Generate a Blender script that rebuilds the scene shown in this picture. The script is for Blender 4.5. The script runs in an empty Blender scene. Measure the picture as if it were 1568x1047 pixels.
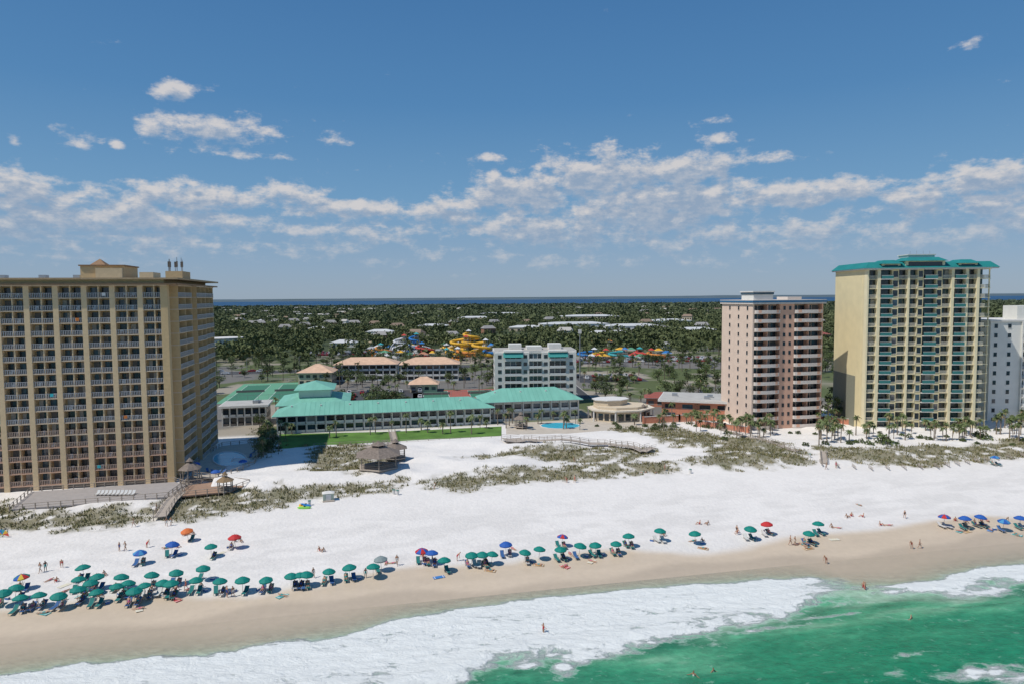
import bpy, math, random
import numpy as np
from mathutils import Matrix, Vector
random.seed(7); rng=np.random.default_rng(11)
sc=bpy.context.scene
F=1045.0; CAMZ=43.5
# ------------------------------------------------------------ camera
Rcam=Matrix.Rotation(math.radians(90-3.75),3,'X')@Matrix.Rotation(math.radians(-0.45),3,'Z')
cd=bpy.data.cameras.new("camera"); cam=bpy.data.objects.new("camera",cd); sc.collection.objects.link(cam)
cd.lens=24; cd.sensor_width=36; cd.clip_start=0.5; cd.clip_end=90000
cam.matrix_world=Matrix.Translation((0,0,CAMZ))@Rcam.to_4x4(); sc.camera=cam
sc.view_settings.view_transform='Standard'; sc.view_settings.look='None'; sc.view_settings.exposure=0
# ------------------------------------------------------------ noise / terrain
def _h(i,j,s):
    n=(i.astype(np.int64)*374761393+j.astype(np.int64)*668265263+s*1442695041)&0x7fffffff
    n=((n^(n>>13))*1274126177)&0x7fffffff
    return ((n^(n>>16))&0xffff)/65535.0
def vn(x,y,s=0):
    x=np.asarray(x,float);y=np.asarray(y,float)
    i=np.floor(x);j=np.floor(y);a=x-i;b=y-j;a=a*a*(3-2*a);b=b*b*(3-2*b)
    i=i.astype(np.int64);j=j.astype(np.int64)
    return (_h(i,j,s)*(1-a)+_h(i+1,j,s)*a)*(1-b)+(_h(i,j+1,s)*(1-a)+_h(i+1,j+1,s)*a)*b
def fbm(x,y,s=0,o=4):
    r=0;w=.5;t=0
    for k in range(o):
        r=r+w*vn(np.asarray(x)*2**k,np.asarray(y)*2**k,s+k);t+=w;w*=.5
    return r/t
def ss(a,b,x):
    t=np.clip((x-a)/(b-a),0,1);return t*t*(3-2*t)
AL=math.radians(12);CA=math.cos(AL);SA=math.sin(AL)
def st(x,y): return x*CA+y*SA, -x*SA+y*CA
def xy(s,t): return s*CA-t*SA, s*SA+t*CA
def H(x,y):
    s,t=st(np.asarray(x,float),np.asarray(y,float))
    z=np.interp(t,[-1e5,60,85,96,106,140,1e6],[-4,-3,-0.9,0,0.85,1.5,1.5])
    t0=np.interp(s,[-80,-40,0,60,150],[137,142,150,148,142])
    wl=ss(t0,t0+7,t)*(1-ss(np.where(s<-35,150,188),np.where(s<-35,158,203),t))
    d=fbm(s/16,t/9,3,3)
    z=z+wl*(0.2+2.6*np.clip(d-.33,0,1)*1.3)
    z=z+ss(108,114,t)*(1-ss(150,200,t))*0.10*(fbm(s/3,t/3,9,2)-.5)
    return z
def ray(u,v):
    return Rcam@Vector(((u-784)/F,-(v-523.5)/F,-1))
def P(u,v,dz=0.0,z=None):
    d=ray(u,v);zz=1.5
    for k in range(12):
        tz=(zz+dz) if z is None else z
        q=(tz-CAMZ)/d.z
        x,y=d.x*q,d.y*q
        if z is None: zz=float(H(x,y))
    return x,y,(zz if z is None else z)
# ------------------------------------------------------------ materials
MC={}
def M(name,col,rough=.7,var=.12,scale=1.5,metal=0,spec=.4,bump=0,stretch=(1,1,1),objrand=0):
    if name in MC: return MC[name]
    m=bpy.data.materials.new(name);m.use_nodes=True;nt=m.node_tree;b=nt.nodes['Principled BSDF']
    b.inputs['Roughness'].default_value=rough;b.inputs['Metallic'].default_value=metal
    b.inputs['Specular IOR Level'].default_value=spec
    tc=nt.nodes.new('ShaderNodeTexCoord');mp=nt.nodes.new('ShaderNodeMapping')
    mp.inputs['Scale'].default_value=stretch
    nt.links.new(tc.outputs['Object'],mp.inputs['Vector'])
    n=nt.nodes.new('ShaderNodeTexNoise');n.inputs['Scale'].default_value=scale;n.inputs['Detail'].default_value=5
    nt.links.new(mp.outputs[0],n.inputs['Vector'])
    r=nt.nodes.new('ShaderNodeMapRange');r.inputs[1].default_value=.3;r.inputs[2].default_value=.7
    r.inputs[3].default_value=1-var;r.inputs[4].default_value=1+var
    nt.links.new(n.outputs[0],r.inputs[0])
    fac=r.outputs[0]
    if objrand:
        oi=nt.nodes.new('ShaderNodeObjectInfo');r2=nt.nodes.new('ShaderNodeMapRange')
        r2.inputs[3].default_value=1-objrand;r2.inputs[4].default_value=1+objrand
        nt.links.new(oi.outputs['Random'],r2.inputs[0])
        mm=nt.nodes.new('ShaderNodeMath');mm.operation='MULTIPLY'
        nt.links.new(fac,mm.inputs[0]);nt.links.new(r2.outputs[0],mm.inputs[1]);fac=mm.outputs[0]
    v=nt.nodes.new('ShaderNodeVectorMath');v.operation='SCALE';v.inputs[0].default_value=col[:3]
    nt.links.new(fac,v.inputs['Scale']);nt.links.new(v.outputs[0],b.inputs['Base Color'])
    if bump:
        bp=nt.nodes.new('ShaderNodeBump');bp.inputs['Distance'].default_value=bump
        nt.links.new(n.outputs[0],bp.inputs['Height']);nt.links.new(bp.outputs[0],b.inputs['Normal'])
    MC[name]=m;return m
# ------------------------------------------------------------ mesh builder
class MB:
    def __init__(s): s.v=[];s.f=[];s.m=[];s.mats=[]
    def mi(s,m):
        if m not in s.mats: s.mats.append(m)
        return s.mats.index(m)
    def add(s,vs,fs,m):
        o=len(s.v);s.v.extend([tuple(v) for v in vs]);k=s.mi(m)
        for f in fs: s.f.append(tuple(o+i for i in f));s.m.append(k)
    def box(s,x0,x1,y0,y1,z0,z1,m):
        if x1<x0:x0,x1=x1,x0
        if y1<y0:y0,y1=y1,y0
        s.add([(x0,y0,z0),(x1,y0,z0),(x1,y1,z0),(x0,y1,z0),(x0,y0,z1),(x1,y0,z1),(x1,y1,z1),(x0,y1,z1)],
          [(0,3,2,1),(4,5,6,7),(0,1,5,4),(1,2,6,5),(2,3,7,6),(3,0,4,7)],m)
    def prism(s,pts,z0,z1,m):
        n=len(pts)
        a=sum(pts[i][0]*pts[(i+1)%n][1]-pts[(i+1)%n][0]*pts[i][1] for i in range(n))
        if a<0: pts=pts[::-1]
        s.add([(p[0],p[1],z0) for p in pts]+[(p[0],p[1],z1) for p in pts],
          [tuple(range(n))[::-1],tuple(range(n,2*n))]+[(i,(i+1)%n,n+(i+1)%n,n+i) for i in range(n)],m)
    def hip(s,x0,x1,y0,y1,z0,z1,m,ins=None):
        if x1-x0>=y1-y0:
            i=(y1-y0)/2 if ins is None else ins;ym=(y0+y1)/2
            r=[(x0+i,ym,z1),(x1-i,ym,z1)]
            fs=[(0,1,5,4),(1,2,5),(2,3,4,5),(3,0,4)]
        else:
            i=(x1-x0)/2 if ins is None else ins;xm=(x0+x1)/2
            r=[(xm,y0+i,z1),(xm,y1-i,z1)]
            fs=[(0,1,4),(1,2,5,4),(2,3,5),(3,0,4,5)]
        s.add([(x0,y0,z0),(x1,y0,z0),(x1,y1,z0),(x0,y1,z0)]+r,fs+[(3,2,1,0)],m)
    def tube(s,pts,r,n,m,cap=True):
        pts=[Vector(p) for p in pts]
        rr=r if isinstance(r,(list,tuple)) else [r]*len(pts)
        vs=[];fs=[]
        for i,p in enumerate(pts):
            d=(pts[min(i+1,len(pts)-1)]-pts[max(i-1,0)])
            d=d.normalized() if d.length>1e-6 else Vector((0,0,1))
            a=d.cross(Vector((0,0,1)))
            if a.length<.05:a=d.cross(Vector((1,0,0)))
            a.normalize();b=d.cross(a)
            for k in range(n):
                t=2*math.pi*k/n;vs.append(p+a*math.cos(t)*rr[i]+b*math.sin(t)*rr[i])
        for i in range(len(pts)-1):
            for k in range(n):
                k2=(k+1)%n;fs.append((i*n+k,i*n+k2,(i+1)*n+k2,(i+1)*n+k))
        if cap: fs.append(tuple(range(n)));fs.append(tuple((len(pts)-1)*n+k for k in range(n)))
        s.add(vs,fs,m)
    def cyl(s,x,y,z0,z1,r0,r1,n,m): s.tube([(x,y,z0),(x,y,z1)],[r0,r1],n,m)
    def mesh(s,name,smooth=False):
        me=bpy.data.meshes.new(name);me.from_pydata(s.v,[],s.f)
        for m in s.mats: me.materials.append(m)
        me.polygons.foreach_set('material_index',s.m)
        if smooth: me.polygons.foreach_set('use_smooth',[True]*len(s.f))
        me.update();return me
    def obj(s,name,loc=(0,0,0),rz=0,parent=None,smooth=False):
        return put(s.mesh(name,smooth),name,loc,rz,parent)
def put(me,name,loc=(0,0,0),rz=0,parent=None,sc_=1):
    o=bpy.data.objects.new(name,me);sc.collection.objects.link(o)
    o.location=loc;o.rotation_euler=(0,0,rz)
    o.scale=(sc_,)*3 if not isinstance(sc_,tuple) else sc_
    if parent:o.parent=parent
    return o
class B:
    def __init__(s,name,x,y,beta,z=1.4):
        s.e=put(None,name,(x,y,z),math.radians(beta));s.d={};s.x=x;s.y=y;s.b=math.radians(beta)
    def __getitem__(s,k):
        if k not in s.d:s.d[k]=MB()
        return s.d[k]
    def done(s):
        for k,m in s.d.items(): m.obj(k,parent=s.e)
EXC=[]
def excl(x,y,beta,x0,x1,y0,y1):
    b=math.radians(beta);EXC.append((x,y,math.cos(b),math.sin(b),x0,x1,y0,y1))
def blocked(x,y,pad=1.5):
    for (cx,cy,c,s_,x0,x1,y0,y1) in EXC:
        dx=x-cx;dy=y-cy;a=dx*c+dy*s_;b=-dx*s_+dy*c
        if x0-pad<a<x1+pad and y0-pad<b<y1+pad:return True
    return False
def quadmesh(name,V,Fc):
    me=bpy.data.meshes.new(name);k=Fc.shape[1]
    me.vertices.add(len(V));me.vertices.foreach_set('co',V.astype(np.float32).ravel())
    me.loops.add(Fc.size);me.loops.foreach_set('vertex_index',Fc.astype(np.int32).ravel())
    me.polygons.add(len(Fc));me.polygons.foreach_set('loop_start',np.arange(len(Fc),dtype=np.int32)*k)
    me.update(calc_edges=True);return me
def gridmesh(name,S,T,zf):
    SS,TT=np.meshgrid(S,T);X,Y=xy(SS,TT);Z=zf(X,Y,SS,TT)
    V=np.stack([X,Y,Z],-1).reshape(-1,3);nx=len(S);ny=len(T)
    i=np.arange((nx-1)*(ny-1));r=i//(nx-1);c=i%(nx-1);a=r*nx+c
    Fc=np.stack([a,a+1,a+nx+1,a+nx],-1)
    me=quadmesh(name,V,Fc)
    me.polygons.foreach_set('use_smooth',[True]*len(Fc))
    return me,X.ravel(),Y.ravel(),SS.ravel(),TT.ravel(),V
def colattr(me,name,C):
    a=me.attributes.new(name,'FLOAT_COLOR','POINT');
    a.data.foreach_set('color',np.concatenate([C,np.ones((len(C),1))],1).astype(np.float32).ravel())
def fattr(me,name,v):
    a=me.attributes.new(name,'FLOAT','POINT');a.data.foreach_set('value',v.astype(np.float32))
def pip(px,py,poly):
    ins=np.zeros(len(px),bool);n=len(poly)
    for i in range(n):
        x1,y1=poly[i];x2,y2=poly[(i+1)%n]
        c=((y1>py)!=(y2>py))&(px<(x2-x1)*(py-y1)/((y2-y1)+1e-12)+x1);ins^=c
    return ins
def poly_px(L): return [P(u,v)[:2] for u,v in L]
def polydist(px,py,poly):
    d=np.full(len(px),1e9);n=len(poly)
    for i in range(n):
        x1,y1=poly[i];x2,y2=poly[(i+1)%n];dx=x2-x1;dy=y2-y1
        t=np.clip(((px-x1)*dx+(py-y1)*dy)/(dx*dx+dy*dy+1e-9),0,1)
        d=np.minimum(d,np.hypot(px-x1-t*dx,py-y1-t*dy))
    return d
# ------------------------------------------------------------ ground
VEG=[[(0,768),(60,784),(232,776),(300,756),(450,738),(590,728),(622,735),(600,748),(450,768),(370,784),(290,795),(200,803),(0,815),(-120,830),(-120,770)],
 [(478,683),(550,680),(600,706),(560,722),(478,721)],
 [(645,737),(700,725),(900,711),(1040,704),(1035,716),(930,729),(760,743),(690,752)],
 [(705,700),(800,683),(1000,686),(990,699),(860,707),(760,697)],
 [(1048,706),(1100,690),(1230,690),(1238,709),(1110,716)],
 [(1250,684),(1400,683),(1568,672),(1700,672),(1700,705),(1568,700),(1400,714),(1280,702)],
 [(1040,656),(1090,664),(1200,680),(1240,694),(1100,692),(1030,672)],
 [(930,655),(1030,652),(1090,676),(1040,684),(1000,668)],
 [(395,650),(424,670),(424,690),(398,700),(385,680)]]
VEGP=[poly_px(v) for v in VEG]
def ax(*seg):
    return np.unique(np.concatenate([np.arange(a,b,c) for a,b,c in seg]))
S=ax((-60000,-6000,6000),(-6000,-900,300),(-900,-140,25),(-140,200,.6),(200,1200,25),(1200,6000,300),(6000,60001,6000))
T=ax((-3000,60,300),(60,95,2.5),(95,215,.6),(215,480,2.5),(480,1200,15),(1200,5000,100),(5000,70001,5000))
gm,X,Y,SS,TT,GV=gridmesh("ground",S,T,lambda X,Y,s,t:H(X,Y))
sand=np.array([.77,.735,.69]);wetc=np.array([.61,.50,.375]);vegc=np.array([.125,.125,.055])
C=np.tile(sand,(len(X),1))
C*= (0.95+.10*fbm(X/7,Y/7,21,4))[:,None]
near=(SS>-145)&(SS<205)&(TT>90)&(TT<260)
veg=np.zeros(len(X));
for p in VEGP:
    i=np.where(near)[0];ins=pip(X[i],Y[i],p);d=polydist(X[i],Y[i],p)*np.where(ins,1,-1)
    m=ss(-2.5,2.0,d+ (fbm(X[i]/2.6,Y[i]/2.6,33,3)-.5)*8)
    veg[i]=np.maximum(veg[i],m)
vd=veg*ss(.27,.52,fbm(X/1.9,Y/1.9,41,4)+.06)
vn2=fbm(X/3,Y/3,50,3)[:,None]
vcol=vegc*(1-vn2)+np.array([.24,.20,.11])*vn2
C=C*(1-vd[:,None]*.88)+vcol*vd[:,None]*.88
tr=ss(105,112,TT)*(1-ss(126,138,TT))*ss(.42,.62,fbm(SS/5,TT/2.2,66,4))
C*=(1-.08*tr)[:,None]
wedge=105.2+1.6*np.sin(SS/13)+1.2*np.sin(SS/5.7+1)+(fbm(SS/6,TT/6,61,3)-.5)*2
wet=1-ss(-1.6,1.6,TT-wedge)
wet2=1-ss(-1,1,TT-(98.5+1.2*np.sin(SS/9+2)+.8*np.sin(SS/3.3)))
damp=1-ss(0,7,TT-wedge)
C*= (1-.08*damp*(1-wet))[:,None]
C=C*(1-wet[:,None])+wetc*(.94+.12*fbm(SS/14,TT/2,68,3))[:,None]*wet[:,None]
C=C*(1-.18*wet2[:,None])
inl=ss(218,224,TT)*1.0
gA=np.array([.10,.125,.05]);gB=np.array([.34,.30,.24]);gC=np.array([.18,.17,.155])
f1=fbm(X/22,Y/22,71,4);f2=fbm(X/60,Y/60,77,3)
cI=gA+(gB-gA)*ss(.5,.62,f1)[:,None];cI=cI*(1-ss(.55,.6,f2)[:,None])+gC*ss(.55,.6,f2)[:,None]
C=C*(1-inl[:,None])+cI*inl[:,None]
far=ss(430,560,TT);f3=fbm(X/130,Y/60,81,4)
cF0=np.array([.06,.078,.036])
cF=cF0+ (np.array([.34,.30,.22])-cF0)*ss(.60,.66,f3)[:,None]
C=C*(1-far[:,None])+cF*far[:,None]
vf=ss(2000,4000,TT)[:,None];C=C*(1-vf)+np.array([.06,.085,.07])*vf  # far ground tinted bluish, distance haze put into the colour
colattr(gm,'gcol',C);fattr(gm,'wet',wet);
def ground_mat():
    m=bpy.data.materials.new("sand_and_soil");m.use_nodes=True;nt=m.node_tree;b=nt.nodes['Principled BSDF'];L=nt.links.new
    a=nt.nodes.new('ShaderNodeAttribute');a.attribute_name='gcol'
    w=nt.nodes.new('ShaderNodeAttribute');w.attribute_name='wet'
    tc=nt.nodes.new('ShaderNodeTexCoord')
    n=nt.nodes.new('ShaderNodeTexNoise');n.inputs['Scale'].default_value=.9;n.inputs['Detail'].default_value=8;n.inputs['Roughness'].default_value=.68
    L(tc.outputs['Object'],n.inputs['Vector'])
    r=nt.nodes.new('ShaderNodeMapRange');r.inputs[1].default_value=.3;r.inputs[2].default_value=.7;r.inputs[3].default_value=.94;r.inputs[4].default_value=1.04
    L(n.outputs[0],r.inputs[0])
    v=nt.nodes.new('ShaderNodeVectorMath');v.operation='SCALE';L(a.outputs['Color'],v.inputs[0]);L(r.outputs[0],v.inputs['Scale'])
    L(v.outputs[0],b.inputs['Base Color'])
    rr=nt.nodes.new('ShaderNodeMapRange');rr.inputs[3].default_value=.95;rr.inputs[4].default_value=.42;L(w.outputs['Fac'],rr.inputs[0]);L(rr.outputs[0],b.inputs['Roughness'])
    b.inputs['Specular IOR Level'].default_value=.25
    n2=nt.nodes.new('ShaderNodeTexNoise');n2.inputs['Scale'].default_value=1.7;n2.inputs['Detail'].default_value=5;L(tc.outputs['Object'],n2.inputs['Vector'])
    bp=nt.nodes.new('ShaderNodeBump');bp.inputs['Distance'].default_value=.17
    st_=nt.nodes.new('ShaderNodeMapRange');st_.inputs[3].default_value=.8;st_.inputs[4].default_value=.04;L(w.outputs['Fac'],st_.inputs[0]);L(st_.outputs[0],bp.inputs['Strength'])
    L(n2.outputs[0],bp.inputs['Height']);L(bp.outputs[0],b.inputs['Normal'])
    return m
gm.materials.append(ground_mat());put(gm,"ground")
i=np.where((vd>.3)&near&(rng.random(len(X))<.36))[0]
n=len(i);K=5
bx=np.repeat(X[i],K)+rng.normal(0,.35,n*K);by=np.repeat(Y[i],K)+rng.normal(0,.35,n*K)
bz=np.repeat(GV[i,2],K)-.05;N=n*K
ang=rng.random(N)*6.283;w=.08+.10*rng.random(N);h=.25+.5*rng.random(N);lx=rng.normal(0,.25,N);ly=rng.normal(0,.25,N)
V=np.zeros((N,3,3));V[:,0]=np.stack([bx-w*np.cos(ang),by-w*np.sin(ang),bz],-1);V[:,1]=np.stack([bx+w*np.cos(ang),by+w*np.sin(ang),bz],-1);V[:,2]=np.stack([bx+lx,by+ly,bz+h],-1)
gme=quadmesh("dune_grass",V.reshape(-1,3),np.arange(N*3).reshape(-1,3))
gc=np.array([.13,.14,.055])+(np.array([.34,.28,.15])-np.array([.13,.14,.055]))*rng.random((N,1))**1.5
colattr(gme,'gcol',np.repeat(gc,3,0))
def attrmat(name,rough=.8):
    m=bpy.data.materials.new(name);m.use_nodes=True;nt=m.node_tree;b=nt.nodes['Principled BSDF']
    a=nt.nodes.new('ShaderNodeAttribute');a.attribute_name='gcol';nt.links.new(a.outputs['Color'],b.inputs['Base Color'])
    b.inputs['Roughness'].default_value=rough;b.inputs['Specular IOR Level'].default_value=.15;return m
leafattr=attrmat("foliage_mix");gme.materials.append(leafattr);put(gme,"dune_grass")
# ------------------------------------------------------------ sea
def stc(L):
    r=[]
    for u,v in L:
        x,y,z=P(u,v,z=0.0);r.append(st(x,y))
    r.sort();return np.array([a for a,b in r]),np.array([b for a,b in r])
inS,inT=stc([(-150,1050),(0,1030),(120,1014),(350,997),(530,968),(620,943),(850,912),(1000,898),(1150,886),(1250,884),(1320,896),(1400,893),(1490,872),(1568,862),(1700,850)])
outS,outT=stc([(-150,1120),(0,1100),(300,1085),(600,1066),(700,1036),(760,1010),(900,992),(1050,967),(1180,943),(1260,924),(1350,914),(1450,907),(1568,893),(1700,880)])
S=ax((-6000,-120,400),(-120,160,.4),(160,6001,400));T=ax((-6000,45,400),(45,102,.27),(102,106,2))
def seaz(X,Y,s,t):
    ot=np.interp(s,outS,outT);win=ss(40,60,t)*(1-ss(88,94,t))
    w=.34*np.exp(-((t-ot-2)/1.9)**2)
    w=w+.16*np.sin(t*.62+2.5*fbm(s/18,t/14,5,2)*3)*(fbm(s/10,t/6,8,2))
    w=w+.16*(fbm(s/2.4,t/1.0,12,4)-.5)
    w=w+.26*np.exp(-((t-ot+9+3*np.sin(s/17))/1.5)**2)*ss(.45,.6,fbm(s/14,t/30,15,2))
    return w*win
wm,X2,Y2,S2,T2,WV=gridmesh("sea_water",S,T,seaz)
it=np.interp(S2,inS,inT);ot=np.interp(S2,outS,outT)
jag=(fbm(S2/5,T2/5,91,4)-.5)*5;jag2=(fbm(S2/7,T2/4,95,4)-.5)*9
foam=ss(-.9,.9,it+jag*.6-T2)*ss(-3.0,2.2,T2-ot+jag2)
foam*=.74+.26*ss(.25,.6,fbm(S2/9,T2/2.2,97,4))
# leading bore edges are the whitest
foam=foam*(1+.22*np.exp(-((it+jag*.6-T2-1.5)/1.5)**2))
gx,gy,_=P(1310,900,z=0.);gs0=st(gx,gy)[0]
foam*=1-.62*np.exp(-((S2-gs0)/6.)**2)
def patch(u,v,a,b,amp):
    global foam
    x,y,_=P(u,v,z=0.);s0,t0=st(x,y)
    foam=np.maximum(foam,amp*np.exp(-(((S2-s0)/a)**2+((T2-t0)/b)**2)+ (fbm(S2/2,T2/1.3,int(u),3)-.5)*1.6))
for a in [(865,1022,1.6,1.8,.75),(1500,1028,5,1.3,.85),(1560,1035,4,1.6,.7),(1005,983,2.4,.6,.6),(1400,1000,2.5,.5,.45),(1375,1030,2,.5,.45),(850,1000,2,2,.5),(1180,962,9,.6,.42),(1050,975,8,.5,.42),(1430,900,7,1.0,.95),(1380,905,4,.8,.8),(1530,878,7,1.2,.95),(1150,905,14,2.5,.8),(1250,945,8,.5,.36),(700,1040,3,1.5,.5)]: patch(*a)
dd=ot-T2
c0=np.array([.34,.52,.37]);c1=np.array([.10,.37,.20]);c2=np.array([.015,.215,.105]);c3=np.array([.004,.115,.075])
nz=fbm(S2/12,T2/3.2,101,5)
k=np.clip(dd+(nz-.5)*20,-3,60)
WC=np.stack([np.interp(k,[-3,2,7,18,45],[c0[j],c1[j],(c1[j]*.3+c2[j]*.7),c2[j],c3[j]]) for j in range(3)],-1)
WC*=(.80+.36*fbm(S2/5,T2/1.4,131,4))[:,None]
# the green face of the breaking wave just outside the whitewater
WC*=(1-.30*np.exp(-((dd-2.2-jag2*.5)/1.1)**2))[:,None]
sw=ss(-4,3,T2-it)
WC=WC*(1-sw[:,None])+np.array([.50,.48,.36])*sw[:,None]
al=1-ss(-3,7,T2-it)*1.0;al=np.clip(al,0,1)*(.93)+.07
al=np.where(T2>98,.07,al)
colattr(wm,'wcol',WC);fattr(wm,'foam',foam);fattr(wm,'alpha',al)
def seamat():
    m=bpy.data.materials.new("sea_water_and_foam");m.use_nodes=True;nt=m.node_tree;L=nt.links.new;b=nt.nodes['Principled BSDF']
    def at(n): a=nt.nodes.new('ShaderNodeAttribute');a.attribute_name=n;return a
    def math_(op,a,b_=None):
        q=nt.nodes.new('ShaderNodeMath');q.operation=op
        for i_,x in enumerate((a,b_)):
            if x is None: continue
            if isinstance(x,(int,float)):q.inputs[i_].default_value=x
            else:L(x,q.inputs[i_])
        return q.outputs[0]
    tc=nt.nodes.new('ShaderNodeTexCoord');mp=nt.nodes.new('ShaderNodeMapping');mp.inputs['Rotation'].default_value=(0,0,-AL);mp.inputs['Scale'].default_value=(.7,1.4,1)
    L(tc.outputs['Object'],mp.inputs['Vector'])
    def noise(sc_,det,ro=.6,dist=0):
        n=nt.nodes.new('ShaderNodeTexNoise');n.inputs['Scale'].default_value=sc_;n.inputs['Detail'].default_value=det;n.inputs['Roughness'].default_value=ro;n.inputs['Distortion'].default_value=dist
        L(mp.outputs[0],n.inputs['Vector']);return n.outputs[0]
    n1=noise(.6,9,.70,.6)
    n2=noise(1.3,6,.6,1.5)
    r=math_('ABSOLUTE',math_('SUBTRACT',n2,.5))
    lace=math_('SUBTRACT',1,math_('MULTIPLY',r,7))
    v=math_('ADD',math_('MULTIPLY',at('foam').outputs['Fac'],1.62),math_('MULTIPLY',math_('SUBTRACT',n1,.5),2.7))
    v=math_('ADD',v,math_('MULTIPLY',lace,.15))
    def sm(a,c,out=1.0):
        f=nt.nodes.new('ShaderNodeMapRange');f.interpolation_type='SMOOTHSTEP';f.inputs[1].default_value=a;f.inputs[2].default_value=c;f.inputs[4].default_value=out;L(v,f.inputs[0]);return f.outputs[0]
    fa=sm(.32,.9,.8);fb=sm(.66,1.22)
    tone=nt.nodes.new('ShaderNodeMapRange');tone.inputs[1].default_value=.3;tone.inputs[2].default_value=.7;tone.inputs[3].default_value=.72;tone.inputs[4].default_value=1.22;L(noise(.9,7,.65,.4),tone.inputs[0])
    wv=nt.nodes.new('ShaderNodeVectorMath');wv.operation='SCALE';L(at('wcol').outputs['Color'],wv.inputs[0]);L(tone.outputs[0],wv.inputs['Scale'])
    mxa=nt.nodes.new('ShaderNodeMix');mxa.data_type='RGBA';L(fa,mxa.inputs[0]);L(wv.outputs[0],mxa.inputs[6]);mxa.inputs[7].default_value=(.52,.66,.57,1)
    mx=nt.nodes.new('ShaderNodeMix');mx.data_type='RGBA';L(fb,mx.inputs[0]);L(mxa.outputs[2],mx.inputs[6]);mx.inputs[7].default_value=(.80,.82,.79,1)
    L(mx.outputs[2],b.inputs['Base Color'])
    ro=nt.nodes.new('ShaderNodeMapRange');ro.inputs[3].default_value=.16;ro.inputs[4].default_value=.7;L(fb,ro.inputs[0]);L(ro.outputs[0],b.inputs['Roughness'])
    L(math_('MAXIMUM',math_('MAXIMUM',fb,math_('MULTIPLY',fa,.8)),at('alpha').outputs['Fac']),b.inputs['Alpha'])
    b.inputs['IOR'].default_value=1.33
    hh=math_('ADD',math_('MULTIPLY',noise(2.0,6),.6),math_('MULTIPLY',fb,math_('MULTIPLY',n1,1.5)))
    bp=nt.nodes.new('ShaderNodeBump');bp.inputs['Distance'].default_value=.34;bp.inputs['Strength'].default_value=.9;L(hh,bp.inputs['Height']);L(bp.outputs[0],b.inputs['Normal'])
    return m
wm.materials.append(seamat());put(wm,"sea_water")
mb=MB();mb.add([(-30000,3250,1.7),(30000,3250,1.7),(30000,10000,1.7),(-30000,10000,1.7)],[(0,1,2,3)],M("bay_water_blue",(.035,.095,.185),.7,.2,.002,spec=.08,stretch=(.2,1,1)));mb.obj("bay_water")
mb=MB();pts=[]
for k in range(601):
    x=-30000+100*k;pts.append((x,12+30*float(fbm(x/1100,0,5,4))))
vs=[(x,10000,1.5) for x,_ in pts]+[(x,10200,h_) for x,h_ in pts]+[(x,12500,h_+8) for x,h_ in pts]
n_=len(pts);mb.add(vs,[(i,i+1,n_+i+1,n_+i) for i in range(n_-1)]+[(n_+i,n_+i+1,2*n_+i+1,2*n_+i) for i in range(n_-1)],M("distant_shore_green",(.085,.125,.15),.9,.15,.002));mb.obj("distant_shore_hills")
# ------------------------------------------------------------ common materials
tan=M("tan_stucco",(.60,.435,.235),.85,.06);tan2=M("tan_stucco_light",(.67,.51,.31),.85,.06)
slabm=M("balcony_slab",(.62,.50,.37),.8,.06);slabw=M("white_concrete",(.68,.66,.62),.8,.06)
gl=M("dark_glass",(.02,.03,.04),.12,.3,.3,spec=.8);glb=M("blue_glass",(.05,.09,.12),.12,.3,.3,spec=.8)
cur=M("curtain_pale",(.42,.40,.36),.9,.1);cur2=M("curtain_mid",(.17,.16,.15),.8,.1)
rail=M("grey_railing",(.44,.45,.47),.5,.05);wrail=M("white_railing",(.72,.72,.70),.5,.05)
brownr=M("brown_roof_trim",(.30,.18,.10),.8,.1);roofg=M("gravel_roof",(.42,.40,.36),.95,.12,.6)
teal=M("teal_metal_roof",(.02,.22,.21),.5,.1,.4);green=M("green_metal_roof",(.19,.46,.36),.6,.10,.25,stretch=(2,.4,1))
cream=M("cream_stucco",(.76,.65,.39),.85,.05,.3);cream2=M("cream_pale",(.80,.71,.47),.85,.05,.4)
pink=M("pink_stucco",(.68,.41,.29),.85,.05,.4);pinkl=M("pink_sunlit_stucco",(.72,.56,.45),.85,.05,.4)  # paler pink has the sunlight on the left wall put into its colour
whitew=M("white_stucco",(.72,.71,.66),.85,.05,.4);navy=M("navy_trim",(.03,.08,.18),.5,.1)
peach=M("peach_tile_roof",(.66,.44,.30),.8,.12,.5);salmon=M("salmon_wall",(.58,.24,.15),.85,.08)
greyroof=M("grey_membrane_roof",(.46,.45,.42),.9,.1,.3);conc=M("concrete",(.45,.43,.40),.9,.1)
wood=M("weathered_wood",(.33,.28,.23),.9,.2,2);woodl=M("deck_boards",(.42,.36,.30),.9,.15,1,stretch=(1,6,1))
thatch=M("shingle_roof",(.22,.18,.15),.95,.25,2);pool=M("pool_water",(.05,.45,.60),.25,.1,.6,spec=.3)
asph=M("asphalt",(.06,.06,.063),.9,.12,.5);paint=M("road_paint",(.75,.75,.72),.7,.05)
black=M("rubber_black",(.02,.02,.02),.8,.1);steel=M("galvanised_steel",(.42,.43,.44),.4,.1,metal=.6)
def rnd(*a): return random.choices(a[0],a[1])[0]
def pickets(m,x0,x1,y,z,mat,h=1.0,sp=.3,w=.12,axis='x'):
    n=max(1,int((x1-x0)/sp))
    for k in range(n+1):
        x=x0+(x1-x0-w)*k/n
        if axis=='x': m.box(x,x+w,y,y+.05,z+.06,z+h-.05,mat)
        else: m.box(y,y+.05,x,x+w,z+.06,z+h-.05,mat)
    if axis=='x': m.box(x0,x1,y-.02,y+.07,z+h-.05,z+h+.03,mat)
    else: m.box(y-.02,y+.07,x0,x1,z+h-.05,z+h+.03,mat)
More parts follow.
